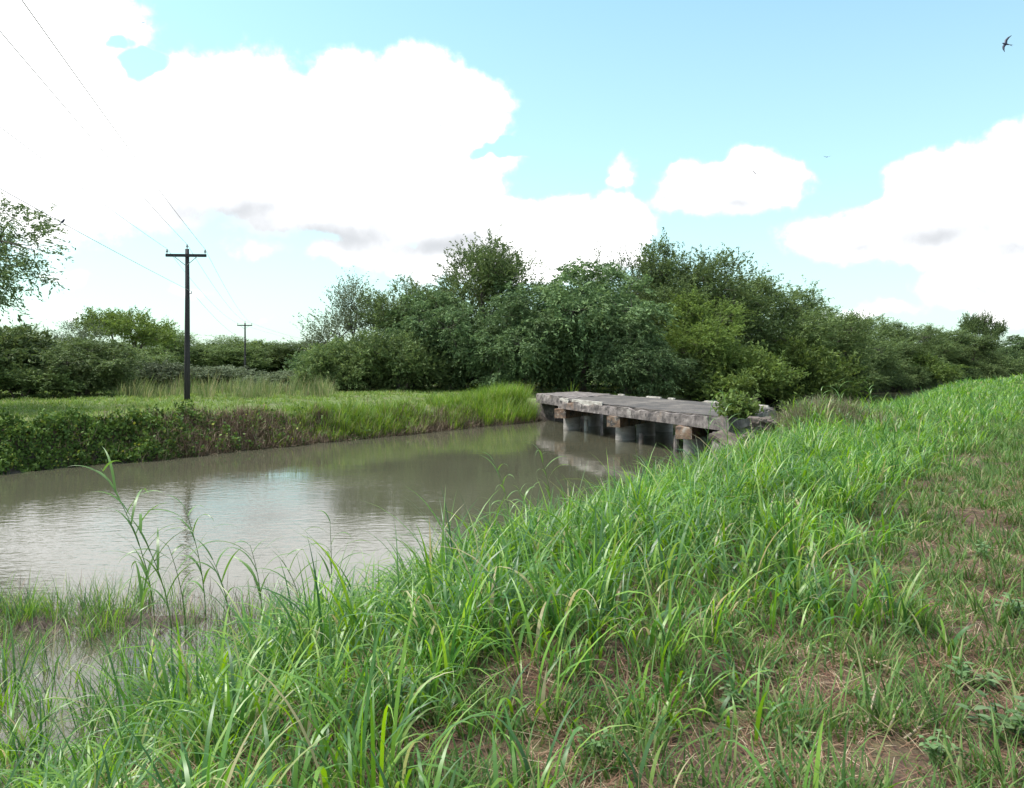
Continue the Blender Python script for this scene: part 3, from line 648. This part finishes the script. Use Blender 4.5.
# broken kerb pieces
for (s0, s1, t) in [(.1, 1.0, .02), (1.35, 4.1, .03), (.5, 1.1, WID - .22), (3.2, 4.4, WID - .22), (5.0, 5.5, WID - .22), (7.5, 11.5, WID - .22)]:
    k = rough_slab([dp(s0, t), dp(s1, t), dp(s1, t + .2), dp(s0, t + .2)], DECK_Z - .12, DECK_Z + .085, M['conc_edge'], 'kerb', br, amp=.03, bite=.16, seed=s0, step=.1)
ws = np.array([-U[1], U[0]])
for s in (.35, 5.15, 9.7):
    a = dp(s, -.13); b = dp(s, WID + .1); h = -ws * .24
    # cap 0.48 m wide along the stream
    rough_slab([a - h, a + h, b + h, b - h], .50, DECK_Z - .333, M['cap'], 'pier_cap', br, amp=.02, bite=.05, seed=s)
    for t in (.95, 2.95, 4.95):
        c = dp(s, t); m = MB()
        tube(m, [(*c, -1.4), (*c, -.02), (*c, .0), (*c, .12), (*c, .13), (*c, .497)], [.35, .35, .35, .35, .345, .345], 28); m.build('pile', M['pile'], br, smooth=False)
for (px, py, hgt) in [(586, 431, .42), (641, 444, .35), (676, 452, .5)]:
    D = EYE * F / (py - HZ); x = (px - 512) * D / F; m = MB(); tube(m, [(x, D, -.6), (x + .01, D, hgt)], [.085, .08], 8); m.build('old_post', M['conc_edge'] if px == 586 else M['conc'], br)
# abutments
rough_slab([(1.35, 38.4), (2.0, 37.3), (5.3, 40.2), (4.2, 41.6)], -.6, DECK_Z - .385, M['conc'], 'abutment', br, seed=21)
e0, e1 = dp(DL - .75, -.1), dp(DL - .75, WID)
rough_slab([e0, e0 + dv * .6, e1 + dv * .6, e1], -.6, DECK_Z - .363, M['conc'], 'abutment', br, seed=22)
# slumped broken slab at the near corner
sl = rough_slab([(0, 0), (1.1, -.2), (1.2, .55), (.1, .7)], 0, .17, M['rock'], 'broken_slab', br, amp=.05, bite=.2, seed=31, step=.06)
sl.location = (*dp(DL - .6, -.75), .72); sl.rotation_euler = (.25, .42, -.7)

def chunk(loc, s, label):
    mb = MB(); import bmesh
    bm = bmesh.new(); bmesh.ops.create_cube(bm, size=1); bmesh.ops.subdivide_edges(bm, edges=bm.edges[:], cuts=9, use_grid_fill=True)
    for v in bm.verts:
        q = v.co * 2.3 + Vector(loc); v.co += Vector((mn.noise(q), mn.noise(q + Vector((5, 0, 0))), mn.noise(q + Vector((0, 7, 0))))) * .28 + Vector((mn.noise(q * 4), mn.noise(q * 4 + Vector((5, 0, 0))), mn.noise(q * 4 + Vector((0, 7, 0))))) * .08
        v.co = Vector((v.co.x * s[0], v.co.y * s[1], v.co.z * s[2]))
    me = bpy.data.meshes.new('rubble_chunk'); bm.to_mesh(me); bm.free(); me.materials.append(M['rock'])
    o = obj('rubble_chunk', me); o.location = loc; o.rotation_euler = (random.uniform(-.3, .3), random.uniform(-.3, .3), random.uniform(0, 3)); tag(o, label, 'rubble', 'broken concrete at the near end of the bridge')
chunk(at(762, 19.4, py=424), (.5, .4, .28), 'largest reddish chunk of broken concrete beside the bridge end')
chunk(at(790, 19.0, py=436), (.42, .4, .28), 'smaller chunk of concrete in the dry brush, right of the largest chunk')
chunk(at(748, 19.4, py=440), (.4, .35, .25), 'chunk of concrete at the bank foot under the deck corner')

# ------------------------------------------------------------------ utility poles and wires
def make_pole():
    e = empty('utility_pole', (0, 0, 0)); H = 6.62
    m = MB(); tube(m, [(0, 0, -.5), (0, 0, 2), (.01, 0, 4.5), (0, 0, H)], [.13, .12, .10, .085], 12); m.build('post', M['pole'], e, True)
    m = MB(); V = []
    def bx(m, c, s):
        V = [(c[0] + sx * s[0] / 2, c[1] + sy * s[1] / 2, c[2] + sz * s[2] / 2) for sz in (-1, 1) for sy in (-1, 1) for sx in (-1, 1)]
        m.add(V, [(0, 2, 3, 1), (4, 5, 7, 6), (0, 1, 5, 4), (2, 6, 7, 3), (0, 4, 6, 2), (1, 3, 7, 5)])
    bx(m, (0, -.14, H - .3), (1.7, .1, .12)); m.build('crossarm', M['pole'], e)
    for s in (-1, 1):
        m = MB(); tube(m, [(s * .5, -.2, H - .34), (s * .03, -.14, H - .72)], [.016, .016], 5); m.build('brace', M['wire'], e)
    for x, y, z in ((-.8, -.14, H - .24), (.8, -.14, H - .24), (0, 0, H)):
        m = MB(); tube(m, [(x, y, z), (x, y, z + .06), (x, y, z + .07), (x, y, z + .12), (x, y, z + .15), (x, y, z + .19)], [.015, .015, .045, .05, .03, .035], 8); m.build('insulator', M['glass_ins'], e)
    m = MB(); tube(m, [(.1, -.05, H - 1.95), (.2, -.05, H - 1.93), (.2, -.05, H - 1.85)], [.02, .03, .035], 6); m.build('side_insulator', M['glass_ins'], e)
    return e
p1 = make_pole(); x1, y1 = -14.05, 34.6; z1 = float(height(np.array([x1]), np.array([y1]))[0]); rot = math.atan2(-17.4, -59.4) * -1
ang = math.radians(4); p1.location = (x1, y1, 7.62 - 6.62); p1.rotation_euler.z = ang
tag(p1, 'near dark wooden utility pole with crossarm on the far bank turf', 'utility pole', 'utility poles along the canal')
p2 = p1.copy(); col.objects.link(p2)
for ch in list(p1.children): c = ch.copy(); col.objects.link(c); c.parent = p2
x2, y2 = (245 - 512) * 94 / F, 94.; p2.location = (x2, y2, 7.5 - 6.62 + .05); p2.rotation_euler.z = math.radians(6)
tag(p2, 'small distant utility pole rising from the thicket', 'utility pole')
pv = np.array([x1 - x2, y1 - y2]); pv /= np.linalg.norm(pv)
def loc(p, off):
    c, s = math.cos(p.rotation_euler.z), math.sin(p.rotation_euler.z); return np.array([p.location.x + off[0] * c - off[1] * s, p.location.y + off[0] * s + off[1] * c, p.location.z + off[2]])
H = 6.62
WL = [((-.8, -.14, H - .02), 'power line on the left end of the crossarms', .45), ((0, 0, H + .2), 'power line over the pole tops', .5), ((.8, -.14, H - .02), 'power line on the right end of the crossarms', .5), ((.2, -.05, H - 1.84), 'lowest line, below the crossarms, with a bird on it', .3)]
wpts = {}
for off, lab, sag in WL:
    a = loc(p1, off); b = loc(p2, off); pts = []
    p0 = a + np.array([pv[0] * 62, pv[1] * 62, 0]); 
    if off[0] == -.8: p0 += np.array([-1.6, 0, -.2])
    if off[0] == .2: p0 += np.array([-3.0, 0, .4])
    for (s, e_, sg) in ((p0, a, sag), (a, b, .55), (b, np.array([-40.5 + off[0], 178., 7.6]), .6)):
        for k in range(24):
            t = k / 24; q = s + (e_ - s) * t; q[2] -= sg * 4 * t * (1 - t); pts.append(q)
    m = MB(); tube(m, pts, [.007] * len(pts), 5); o = m.build('power_line', M['wire']); tag(o, lab, 'power line', 'lines strung between the utility poles'); wpts[lab] = pts

# ------------------------------------------------------------------ birds
def bird(loc_, span, roll, head, fold, label, grp='birds in the air', ax=None):
    """swallow: body loft with swept wings and forked tail, one mesh"""
    mb = MB(); s = span
    s = span * .66
    tube(mb, [(0, -.32 * s, 0), (0, -.2 * s, 0), (0, -.02 * s, -.01 * s), (0, .12 * s, 0), (0, .2 * s, .01 * s), (0, .25 * s, .01 * s), (0, .29 * s, .005 * s)], [.012 * s, .035 * s, .075 * s, .07 * s, .045 * s, .04 * s, .008 * s], 10)
    for sd in (-1, 1):
        s = span
        sec = [(0.03, .1, .11), (.2, .13, .1), (.36, .06, .075), (.5, -.08, .012)]
        V = []
        for (x, y, w) in sec:
            z = fold * x * s * 1.0
            V += [(sd * x * s, y * s, z), (sd * x * s, (y - w * .5) * s, z + .014 * s), (sd * x * s, (y - w * 1.3) * s, z), (sd * x * s, (y - w * .5) * s, z - .01 * s)]
        Fc = []
        for i in range(3):
            for k in range(4): q = (i * 4 + k, i * 4 + (k + 1) % 4, (i + 1) * 4 + (k + 1) % 4, (i + 1) * 4 + k); Fc.append(q if sd > 0 else q[::-1])
        Fc += [(0, 1, 2, 3), (12, 15, 14, 13)]; mb.add(V, Fc)
        s = span * .66
        tube(mb, [(0, -.25 * s, 0), (sd * .03 * s, -.38 * s, 0), (sd * .06 * s, -.5 * s, 0)], [.02 * s, .02 * s, .004 * s], 6)
    o = mb.build('bird', M['bird'], None, True); o.location = loc_; o.rotation_euler = (roll, head[0], head[1]) if not ax else Matrix((ax[0], ax[1], Vector(ax[0]).cross(Vector(ax[1])))).transposed().to_euler(); tag(o, label, 'bird', grp)
bird(at(1006, 12, py=44), .29, 0, (0, 0), .12, 'dark swallow with spread wings banking at upper right', ax=((.42, .1, .9), (-.84, .33, .355)))
bird(at(754, 38, py=173), .34, 0, (0, 0), .5, 'tiny bird in front of the small cloud above the grove', ax=((.7, .1, -.7), (.7, .14, .7)))
bird(at(827, 34, py=157), .30, 0, (0, 0), .25, 'tiny bird gliding level in the blue gap between two clouds')
bird(at(143, 48, py=23), .28, 0, (0, 0), .3, 'speck of a bird high at upper left near the cloud edge', ax=((.96, .1, .25), (-.27, .3, .91)))
# perched bird on the lowest wire
pts = wpts[WL[3][1]]; best = min(pts[:24], key=lambda q: abs(512 + F * q[0] / q[1] - 61) if q[1] > 1 else 1e9)
mb = MB(); b = np.array(best)
bs = .6
tube(mb, [b + bs * np.array(q) for q in [(-.12, 0, -.07), (-.06, 0, .01), (0, 0, .06), (.035, 0, .11), (.05, 0, .14), (.085, 0, .135)]], [bs * q for q in (.01, .02, .042, .035, .026, .004)], 8)
tube(mb, [b + (0, 0, .03), b + (0, 0, 0)], [.006, .006], 4)
tag(mb.build('bird', M['bird'], None, True), 'small bird perched on the lowest line at left', 'bird')

# ------------------------------------------------------------------ foreground reeds
def reed(base, top, label, nleaf=7, L=.55, grp='tall reeds at the near waterline', thick=.006, seed=0):
    r = np.random.default_rng(seed)
    e = empty('reed', base); tag(e, label, 'reed', grp)
    d = np.array(top) - np.array(base); n = 9; pts = []
    for k in range(n):
        t = k / (n - 1); p = d * t; p = p + np.array([d[0], d[1], 0]) * (t * t - t) * .9
        pts.append(p)
    mb = MB(); tube(mb, pts, [thick * (1 - .75 * k / n) for k in range(n)], 6); mb.build('stalk', M['reed'], e, True)
    L *= 1.25; nleaf += 3; P = []; az = []
    for i in range(nleaf):
        t = .25 + .73 * i / (nleaf - 1); k = t * (n - 1); a = int(k); f = k - a
        P.append(np.array(pts[a]) * (1 - f) + np.array(pts[min(a + 1, n - 1)]) * f); az.append((0 if i % 2 else math.pi) + r.normal(0, .7))
    m = len(P)
    for i in range(m):
        Vv, Qq = blades(np.array([P[i]]), np.array([L * r.uniform(.6, 1.15) * (.55 if i > m - 3 else 1)]), np.array([.030 * r.uniform(.7, 1.1)]), np.array([az[i]]), np.array([r.uniform(.3, .8)]), np.array([r.uniform(.8, 2.6)]), 8, np.array([r.uniform(-.9, .9)]))
        obj('leaf', mesh_np('leaf', Vv, Qq, smooth=True, mat=M['reed']), e)
def atw(px, py): D = EYE * F / (py - HZ); return (((px - 512) * D / F), D, 0.)
RD = [((155, 628), (101, 468), 'tallest reed of the left clump, its tip bent far to the left', 9, .62),
      ((172, 640), (128, 512), 'reed just right of the tallest one, leaning left', 8, .55),
      ((206, 622), (184, 505), 'straight slim reed in the middle of the left clump', 8, .42),
      ((186, 636), (168, 545), 'short leafy reed at the foot of the left clump', 6, .45),
      ((232, 642), (212, 558), 'reed at the right side of the left clump, below the slim one', 6, .45),
      ((140, 640), (150, 560), 'low broad-leaved reed at the left side of the left clump', 6, .5),
      ((332, 606), (330, 520), 'single reed with upright spiky tip above the grass, left of centre', 6, .4),
      ((262, 618), (250, 545), 'reed between the left clump and the single spiky reed', 6, .5),
      ((300, 612), (282, 560), 'arching reed left of the single spiky reed', 5, .5),
      ((512, 540), (494, 462), 'slender reed over the water, left of the pair before the bridge', 6, .45),
      ((552, 520), (538, 448), 'slender reed over the water, right of the pair before the bridge', 6, .45),
      ((530, 536), (520, 490), 'low young reed between the pair of slender reeds', 5, .35)]
for i, (b_, t_, lab, nl, L_) in enumerate(RD):
    b0 = atw(*b_); D = b0[1]; top = at(t_[0], D - .1, py=t_[1]); reed(b0, top, lab, nl, L_, seed=i + 3)
for i, (px, D, pyb, pyt, lab) in enumerate([(707, 18, 458, 398, 'tall grass stalk in front of the rusty pier cap nearest the bank'), (728, 18, 456, 388, 'tall grass stalk rising past the near corner of the deck'), (842, 24, 420, 384, 'yellow-green cane tuft left of the far strip of water'), (822, 24, 422, 390, 'cane tuft on the bank right of the bridge brush'), (872, 30, 408, 380, 'lone cane standing before the far strip of water')]):
    reed(at(px, D, py=pyb), at(px + random.uniform(-8, 8), D, py=pyt), lab, 7, .5, 'canes near the bridge end', .009, seed=40 + i)

# ------------------------------------------------------------------ broadleaf weeds
def weed(px, py, size, label, seed, ns=6):
    D = (EYE - 1.0) * F / (py - HZ); x = (px - 512) * D / F; z = float(height(np.array([x]), np.array([D]))[0]); r = np.random.default_rng(seed)
    size *= .62; e = empty('weed_plant', (x, D, z), s=(1.15, 1.15, .8)); tag(e, label, 'weed', 'broad-leaved weeds on the levee')
    mb = MB(); PV = []; PQ = []; b = 0
    for s in range(ns):
        a = r.uniform(0, 6.28); tip = np.array([math.cos(a) * r.uniform(.2, .7), math.sin(a) * r.uniform(.2, .7), r.uniform(.5, 1.1)]) * size
        tube(mb, [(0, 0, -.01), tip * np.array([.4, .4, .55]), tip], [.004, .003, .002], 5)
        for k in range(8):
            t = .3 + .1 * k; p = tip * t; az = k * 2.4 + r.uniform(-.4, .4); L = size * .30 * r.uniform(.7, 1.2)
            h = np.array([math.cos(az), math.sin(az), 0]); w = np.array([-h[1], h[0], 0]); u = np.array([0, 0, 1.]); el = r.uniform(-.1, .6)
            rows = []
            for tt, ww, dz in ((0, .06, 0), (.3, .42, .03), (.6, .46, .02), (.85, .22, -.04), (1.0, .02, -.1)):
                c = p + h * L * tt * math.cos(el) + u * L * (tt * math.sin(el) + dz)
                rows.append((c - w * L * ww * .5 + u * L * ww * .15, c, c + w * L * ww * .5 + u * L * ww * .15))
            for R_ in rows: PV += list(R_)
            for i in range(4):
                for j in range(2): PQ.append((b + i * 3 + j, b + i * 3 + j + 1, b + i * 3 + 3 + j + 1, b + i * 3 + 3 + j))
            b += 15
    mb.build('stem', M['reed'], e); obj('foliage', mesh_np('foliage', PV, PQ, smooth=True, mat=M['weed']), e)
WD = [(738, 700, .24, 'pale fuzzy weed at the foot of the tall grass, bottom centre right'), (1005, 748, .34, 'broad-leaved weed in the bottom right corner'), (975, 690, .3, 'leafy weed above the one in the bottom right corner'),
      (905, 640, .2, 'weed at the edge of the bare track, right of the tall grass'), (1015, 620, .32, 'bushy weed at the right edge, halfway down the levee'), (985, 560, .26, 'small weed on the right of the track, beside the right edge'),
      (860, 700, .16, 'little weed on the bare soil between grass and track'), (595, 752, .2, 'weed at the bottom edge under the tall grass, centre'), (950, 500, .26, 'distant weed on the track near the tall grass edge'),
      (655, 735, .17, 'low weed at the bottom, just right of centre'), (935, 760, .2, 'weed left of the bottom right corner one'), (800, 745, .18, 'low weed among straw at the bottom, right of the pale fuzzy one'), (820, 655, .15, 'tiny weed at the tall grass foot, above the straw'), (760, 610+70, .16, 'small weed just up and right of the pale fuzzy one')]
for i, (px, py, s, lab) in enumerate(WD): weed(px, py, s, lab, 70 + i)
# cut stalks lying on the track
for i, (px0, py0, px1, py1, lab) in enumerate([(905, 735, 948, 705, 'longest pale cut stalk lying on the track'), (888, 730, 905, 698, 'cut pale stalk left of the longest one'), (845, 652, 905, 672, 'thin dry stalk lying across the upper bare patch'), (868, 720, 878, 690, 'short pale stalk standing among straw')]):
    D0 = 1.58 * F / (py0 - HZ); D1 = 1.55 * F / (py1 - HZ); a = np.array([(px0 - 512) * D0 / F, D0, 0]); b = np.array([(px1 - 512) * D1 / F, D1, 0])
    for q in (a, b): q[2] = float(height(np.array([q[0]]), np.array([q[1]]))[0]) + .03
    b[2] += .05 * (i % 2) + .02; m = MB(); tube(m, [a, (a + b) / 2 + (0, 0, .012), b], [.007, .006, .004], 6); tag(m.build('cut_stalk', M['stem'], None, True), lab, 'stalk', 'cut dry stalks on the track')

# ------------------------------------------------------------------ sky
SUN_EL, SUN_AZ = math.radians(60), math.radians(-82)       # azimuth from +Y, negative = left
w = bpy.data.worlds.new('World'); sc.world = w; w.use_nodes = True; t = w.node_tree; t.nodes.clear(); L = t.links.new
sky = N(t, 'ShaderNodeTexSky', sky_type='NISHITA', sun_disc=False, sun_elevation=SUN_EL, sun_rotation=SUN_AZ, air_density=1.0, dust_density=1.2, ozone_density=1.0)
tc = N(t, 'ShaderNodeTexCoord'); nz = N(t, 'ShaderNodeVectorMath', operation='NORMALIZE'); L(tc.outputs['Generated'], nz.inputs[0])
sx = N(t, 'ShaderNodeSeparateXYZ'); L(nz.outputs[0], sx.inputs[0])
def MA(op, a, b=None, c=None, clamp=False):
    n = N(t, 'ShaderNodeMath', operation=op); n.use_clamp = clamp
    for i, v in enumerate((a, b, c)):
        if v is None: continue
        if isinstance(v, (int, float)): n.inputs[i].default_value = v
        else: L(v, n.inputs[i])
    return n.outputs[0]
az = MA('ARCTAN2', sx.outputs[0], sx.outputs[1]); el = MA('ARCSINE', sx.outputs[2])
cv = N(t, 'ShaderNodeCombineXYZ'); L(az, cv.inputs[0]); L(el, cv.inputs[1])
wn = N(t, 'ShaderNodeTexNoise', i_Scale=7, i_Detail=4, i_Roughness=.6); L(nz.outputs[0], wn.inputs['Vector'])
ws1 = N(t, 'ShaderNodeVectorMath', operation='SUBTRACT'); L(wn.outputs[1], ws1.inputs[0]); ws1.inputs[1].default_value = (.5, .5, .5)
ws2 = N(t, 'ShaderNodeVectorMath', operation='MULTIPLY'); L(ws1.outputs[0], ws2.inputs[0]); ws2.inputs[1].default_value = (.16, .075, 0)
cv2 = N(t, 'ShaderNodeVectorMath', operation='ADD'); L(cv.outputs[0], cv2.inputs[0]); L(ws2.outputs[0], cv2.inputs[1])
nA = N(t, 'ShaderNodeTexNoise', i_Scale=11, i_Detail=10, i_Roughness=.6); L(nz.outputs[0], nA.inputs['Vector'])
nB_ = N(t, 'ShaderNodeTexNoise', i_Scale=3.2, i_Detail=6, i_Roughness=.55); L(nz.outputs[0], nB_.inputs['Vector'])
def ang_(px, py): dx = px - 512; return math.atan(dx / F), math.atan((HZ - py) / math.hypot(F, dx))
def blobs(lst):
    acc = None
    for (px, py, rx, ry) in lst:
        a, e = ang_(px, py); dist = math.hypot(1, (px - 512) / F)
        sx_, sy_ = F / rx * dist ** 2, F / ry * dist
        s = N(t, 'ShaderNodeVectorMath', operation='SUBTRACT'); L(cv2.outputs[0], s.inputs[0]); s.inputs[1].default_value = (a, e, 0)
        m = N(t, 'ShaderNodeVectorMath', operation='MULTIPLY'); L(s.outputs[0], m.inputs[0]); m.inputs[1].default_value = (sx_, sy_, 0)
        ln = N(t, 'ShaderNodeVectorMath', operation='LENGTH'); L(m.outputs[0], ln.inputs[0])
        q = MA('SUBTRACT', 1, ln.outputs['Value']); q = MA('MULTIPLY', q, min(1.0, (min(rx, ry * 1.6) / 60)))
        if acc is None: acc = q
        else: acc = MA('SMOOTH_MAX', acc, q, .12)
    return acc
CL = [(40, 90, 150, 170), (-120, 60, 200, 150), (150, 150, 140, 75), (240, 125, 110, 78), (345, 125, 95, 68), (425, 110, 72, 66), (455, 90, 40, 36), (400, 185, 120, 62), (540, 232, 110, 36), (622, 186, 20, 18), (610, 225, 40, 30), (300, 200, 150, 36), (500, 258, 130, 30), (60, 158, 110, 34), (110, 20, 40, 30),
      (160, 72, 50, 22), (85, 284, 42, 9), (60, 314, 34, 7), (190, 292, 20, 6), (268, 321, 13, 5), (370, 250, 60, 16), (265, 240, 45, 9),
      (735, 192, 76, 27), (775, 172, 44, 24), (750, 172, 36, 22), (695, 206, 40, 15),
      (965, 185, 90, 42), (1060, 170, 120, 56), (880, 235, 115, 30), (900, 215, 70, 26), (1000, 235, 120, 60), (980, 290, 90, 28), (870, 314, 60, 9), (1010, 320, 60, 14)]
mk = blobs(CL)
neg = blobs([(150, 62, 34, 17), (122, 40, 26, 12), (440, 131, 18, 8), (495, 152, 24, 14)])
mk = MA('SUBTRACT', mk, MA('MULTIPLY', MA('MAXIMUM', neg, 0.0), 2.6))
# other clouds around the rest of the sky
back = MA('MULTIPLY', MA('SUBTRACT', nB_.outputs[0], .5), 3.0)
inf = MA('MULTIPLY', MA('SUBTRACT', .62, MA('ABSOLUTE', az)), 12, clamp=True); inf2 = MA('MULTIPLY', MA('SUBTRACT', .48, el), 12, clamp=True); fr = MA('MULTIPLY', inf, inf2)
back = MA('SUBTRACT', back, MA('MULTIPLY', fr, 2.0))
mk = MA('MAXIMUM', mk, back)
d = MA('ADD', mk, MA('MULTIPLY', MA('SUBTRACT', nA.outputs[0], .5), 1.35))
msk = N(t, 'ShaderNodeMapRange', interpolation_type='SMOOTHSTEP', i_1=-.08, i_2=.26); L(d, msk.inputs[0])
# grey bases
gb = blobs([(225, 212, 80, 20), (330, 232, 90, 22), (430, 245, 80, 18), (945, 236, 80, 18), (1010, 258, 60, 14), (735, 210, 50, 10), (970, 298, 70, 11), (290, 225, 160, 16), (860, 250, 60, 12)])
gd = MA('ADD', gb, MA('MULTIPLY', MA('SUBTRACT', nA.outputs[0], .5), .9))
gm_ = N(t, 'ShaderNodeMapRange', interpolation_type='SMOOTHSTEP', i_1=-.5, i_2=.6); L(gd, gm_.inputs[0])
CK = 12.0
ccol = N(t, 'ShaderNodeMix', data_type='RGBA'); L(gm_.outputs[0], ccol.inputs[0]); ccol.inputs[6].default_value = (CK, CK, CK * 1.01, 1); ccol.inputs[7].default_value = (CK * .38, CK * .395, CK * .415, 1)
# thin haze veil, stronger low
hz = MA('MULTIPLY', MA('SUBTRACT', .42, el), 1.1, clamp=True); hz = MA('ADD', MA('MULTIPLY', hz, .9), .14, clamp=True)
tint = N(t, 'ShaderNodeMix', data_type='RGBA', blend_type='MULTIPLY'); tint.inputs[0].default_value = 1; L(sky.outputs[0], tint.inputs[6]); tint.inputs[7].default_value = (1.5, 1.95, 1.62, 1)
veil = N(t, 'ShaderNodeMix', data_type='RGBA'); L(hz, veil.inputs[0]); L(tint.outputs[2], veil.inputs[6]); veil.inputs[7].default_value = (4.9, 5.95, 6.4, 1)
mx = N(t, 'ShaderNodeMix', data_type='RGBA'); L(MA('POWER', msk.outputs[0], 2.0), mx.inputs[0]); L(veil.outputs[2], mx.inputs[6]); L(ccol.outputs[2], mx.inputs[7])
bg = N(t, 'ShaderNodeBackground', i_Strength=.075); L(mx.outputs[2], bg.inputs[0])
wo_ = N(t, 'ShaderNodeOutputWorld'); L(bg.outputs[0], wo_.inputs[0])

sl_ = bpy.data.lights.new('sun', 'SUN'); sl_.energy = 3.0; sl_.angle = math.radians(12); sl_.color = (1, .96, .9)
so = bpy.data.objects.new('sun', sl_); col.objects.link(so)
dirv = Vector((math.sin(SUN_AZ) * math.cos(SUN_EL), math.cos(SUN_AZ) * math.cos(SUN_EL), math.sin(SUN_EL)))
so.rotation_euler = dirv.to_track_quat('Z', 'Y').to_euler(); so.location = (0, 0, 50)

cam = bpy.data.cameras.new('camera'); co = bpy.data.objects.new('camera', cam); col.objects.link(co)
co.location = (0, 0, EYE); co.rotation_euler = (math.radians(90), 0, 0)
cam.sensor_width = 36; cam.lens = 36 * F / 1024; cam.shift_y = -(394 - HZ) / 1024; cam.clip_start = .05; cam.clip_end = 6000
sc.camera = co
sc.view_settings.view_transform = 'Standard'; sc.view_settings.look = 'None'; sc.view_settings.gamma = 1; sc.view_settings.exposure = 1.12
sc.cycles.max_bounces = 8; sc.cycles.transparent_max_bounces = 8; sc.cycles.diffuse_bounces = 4
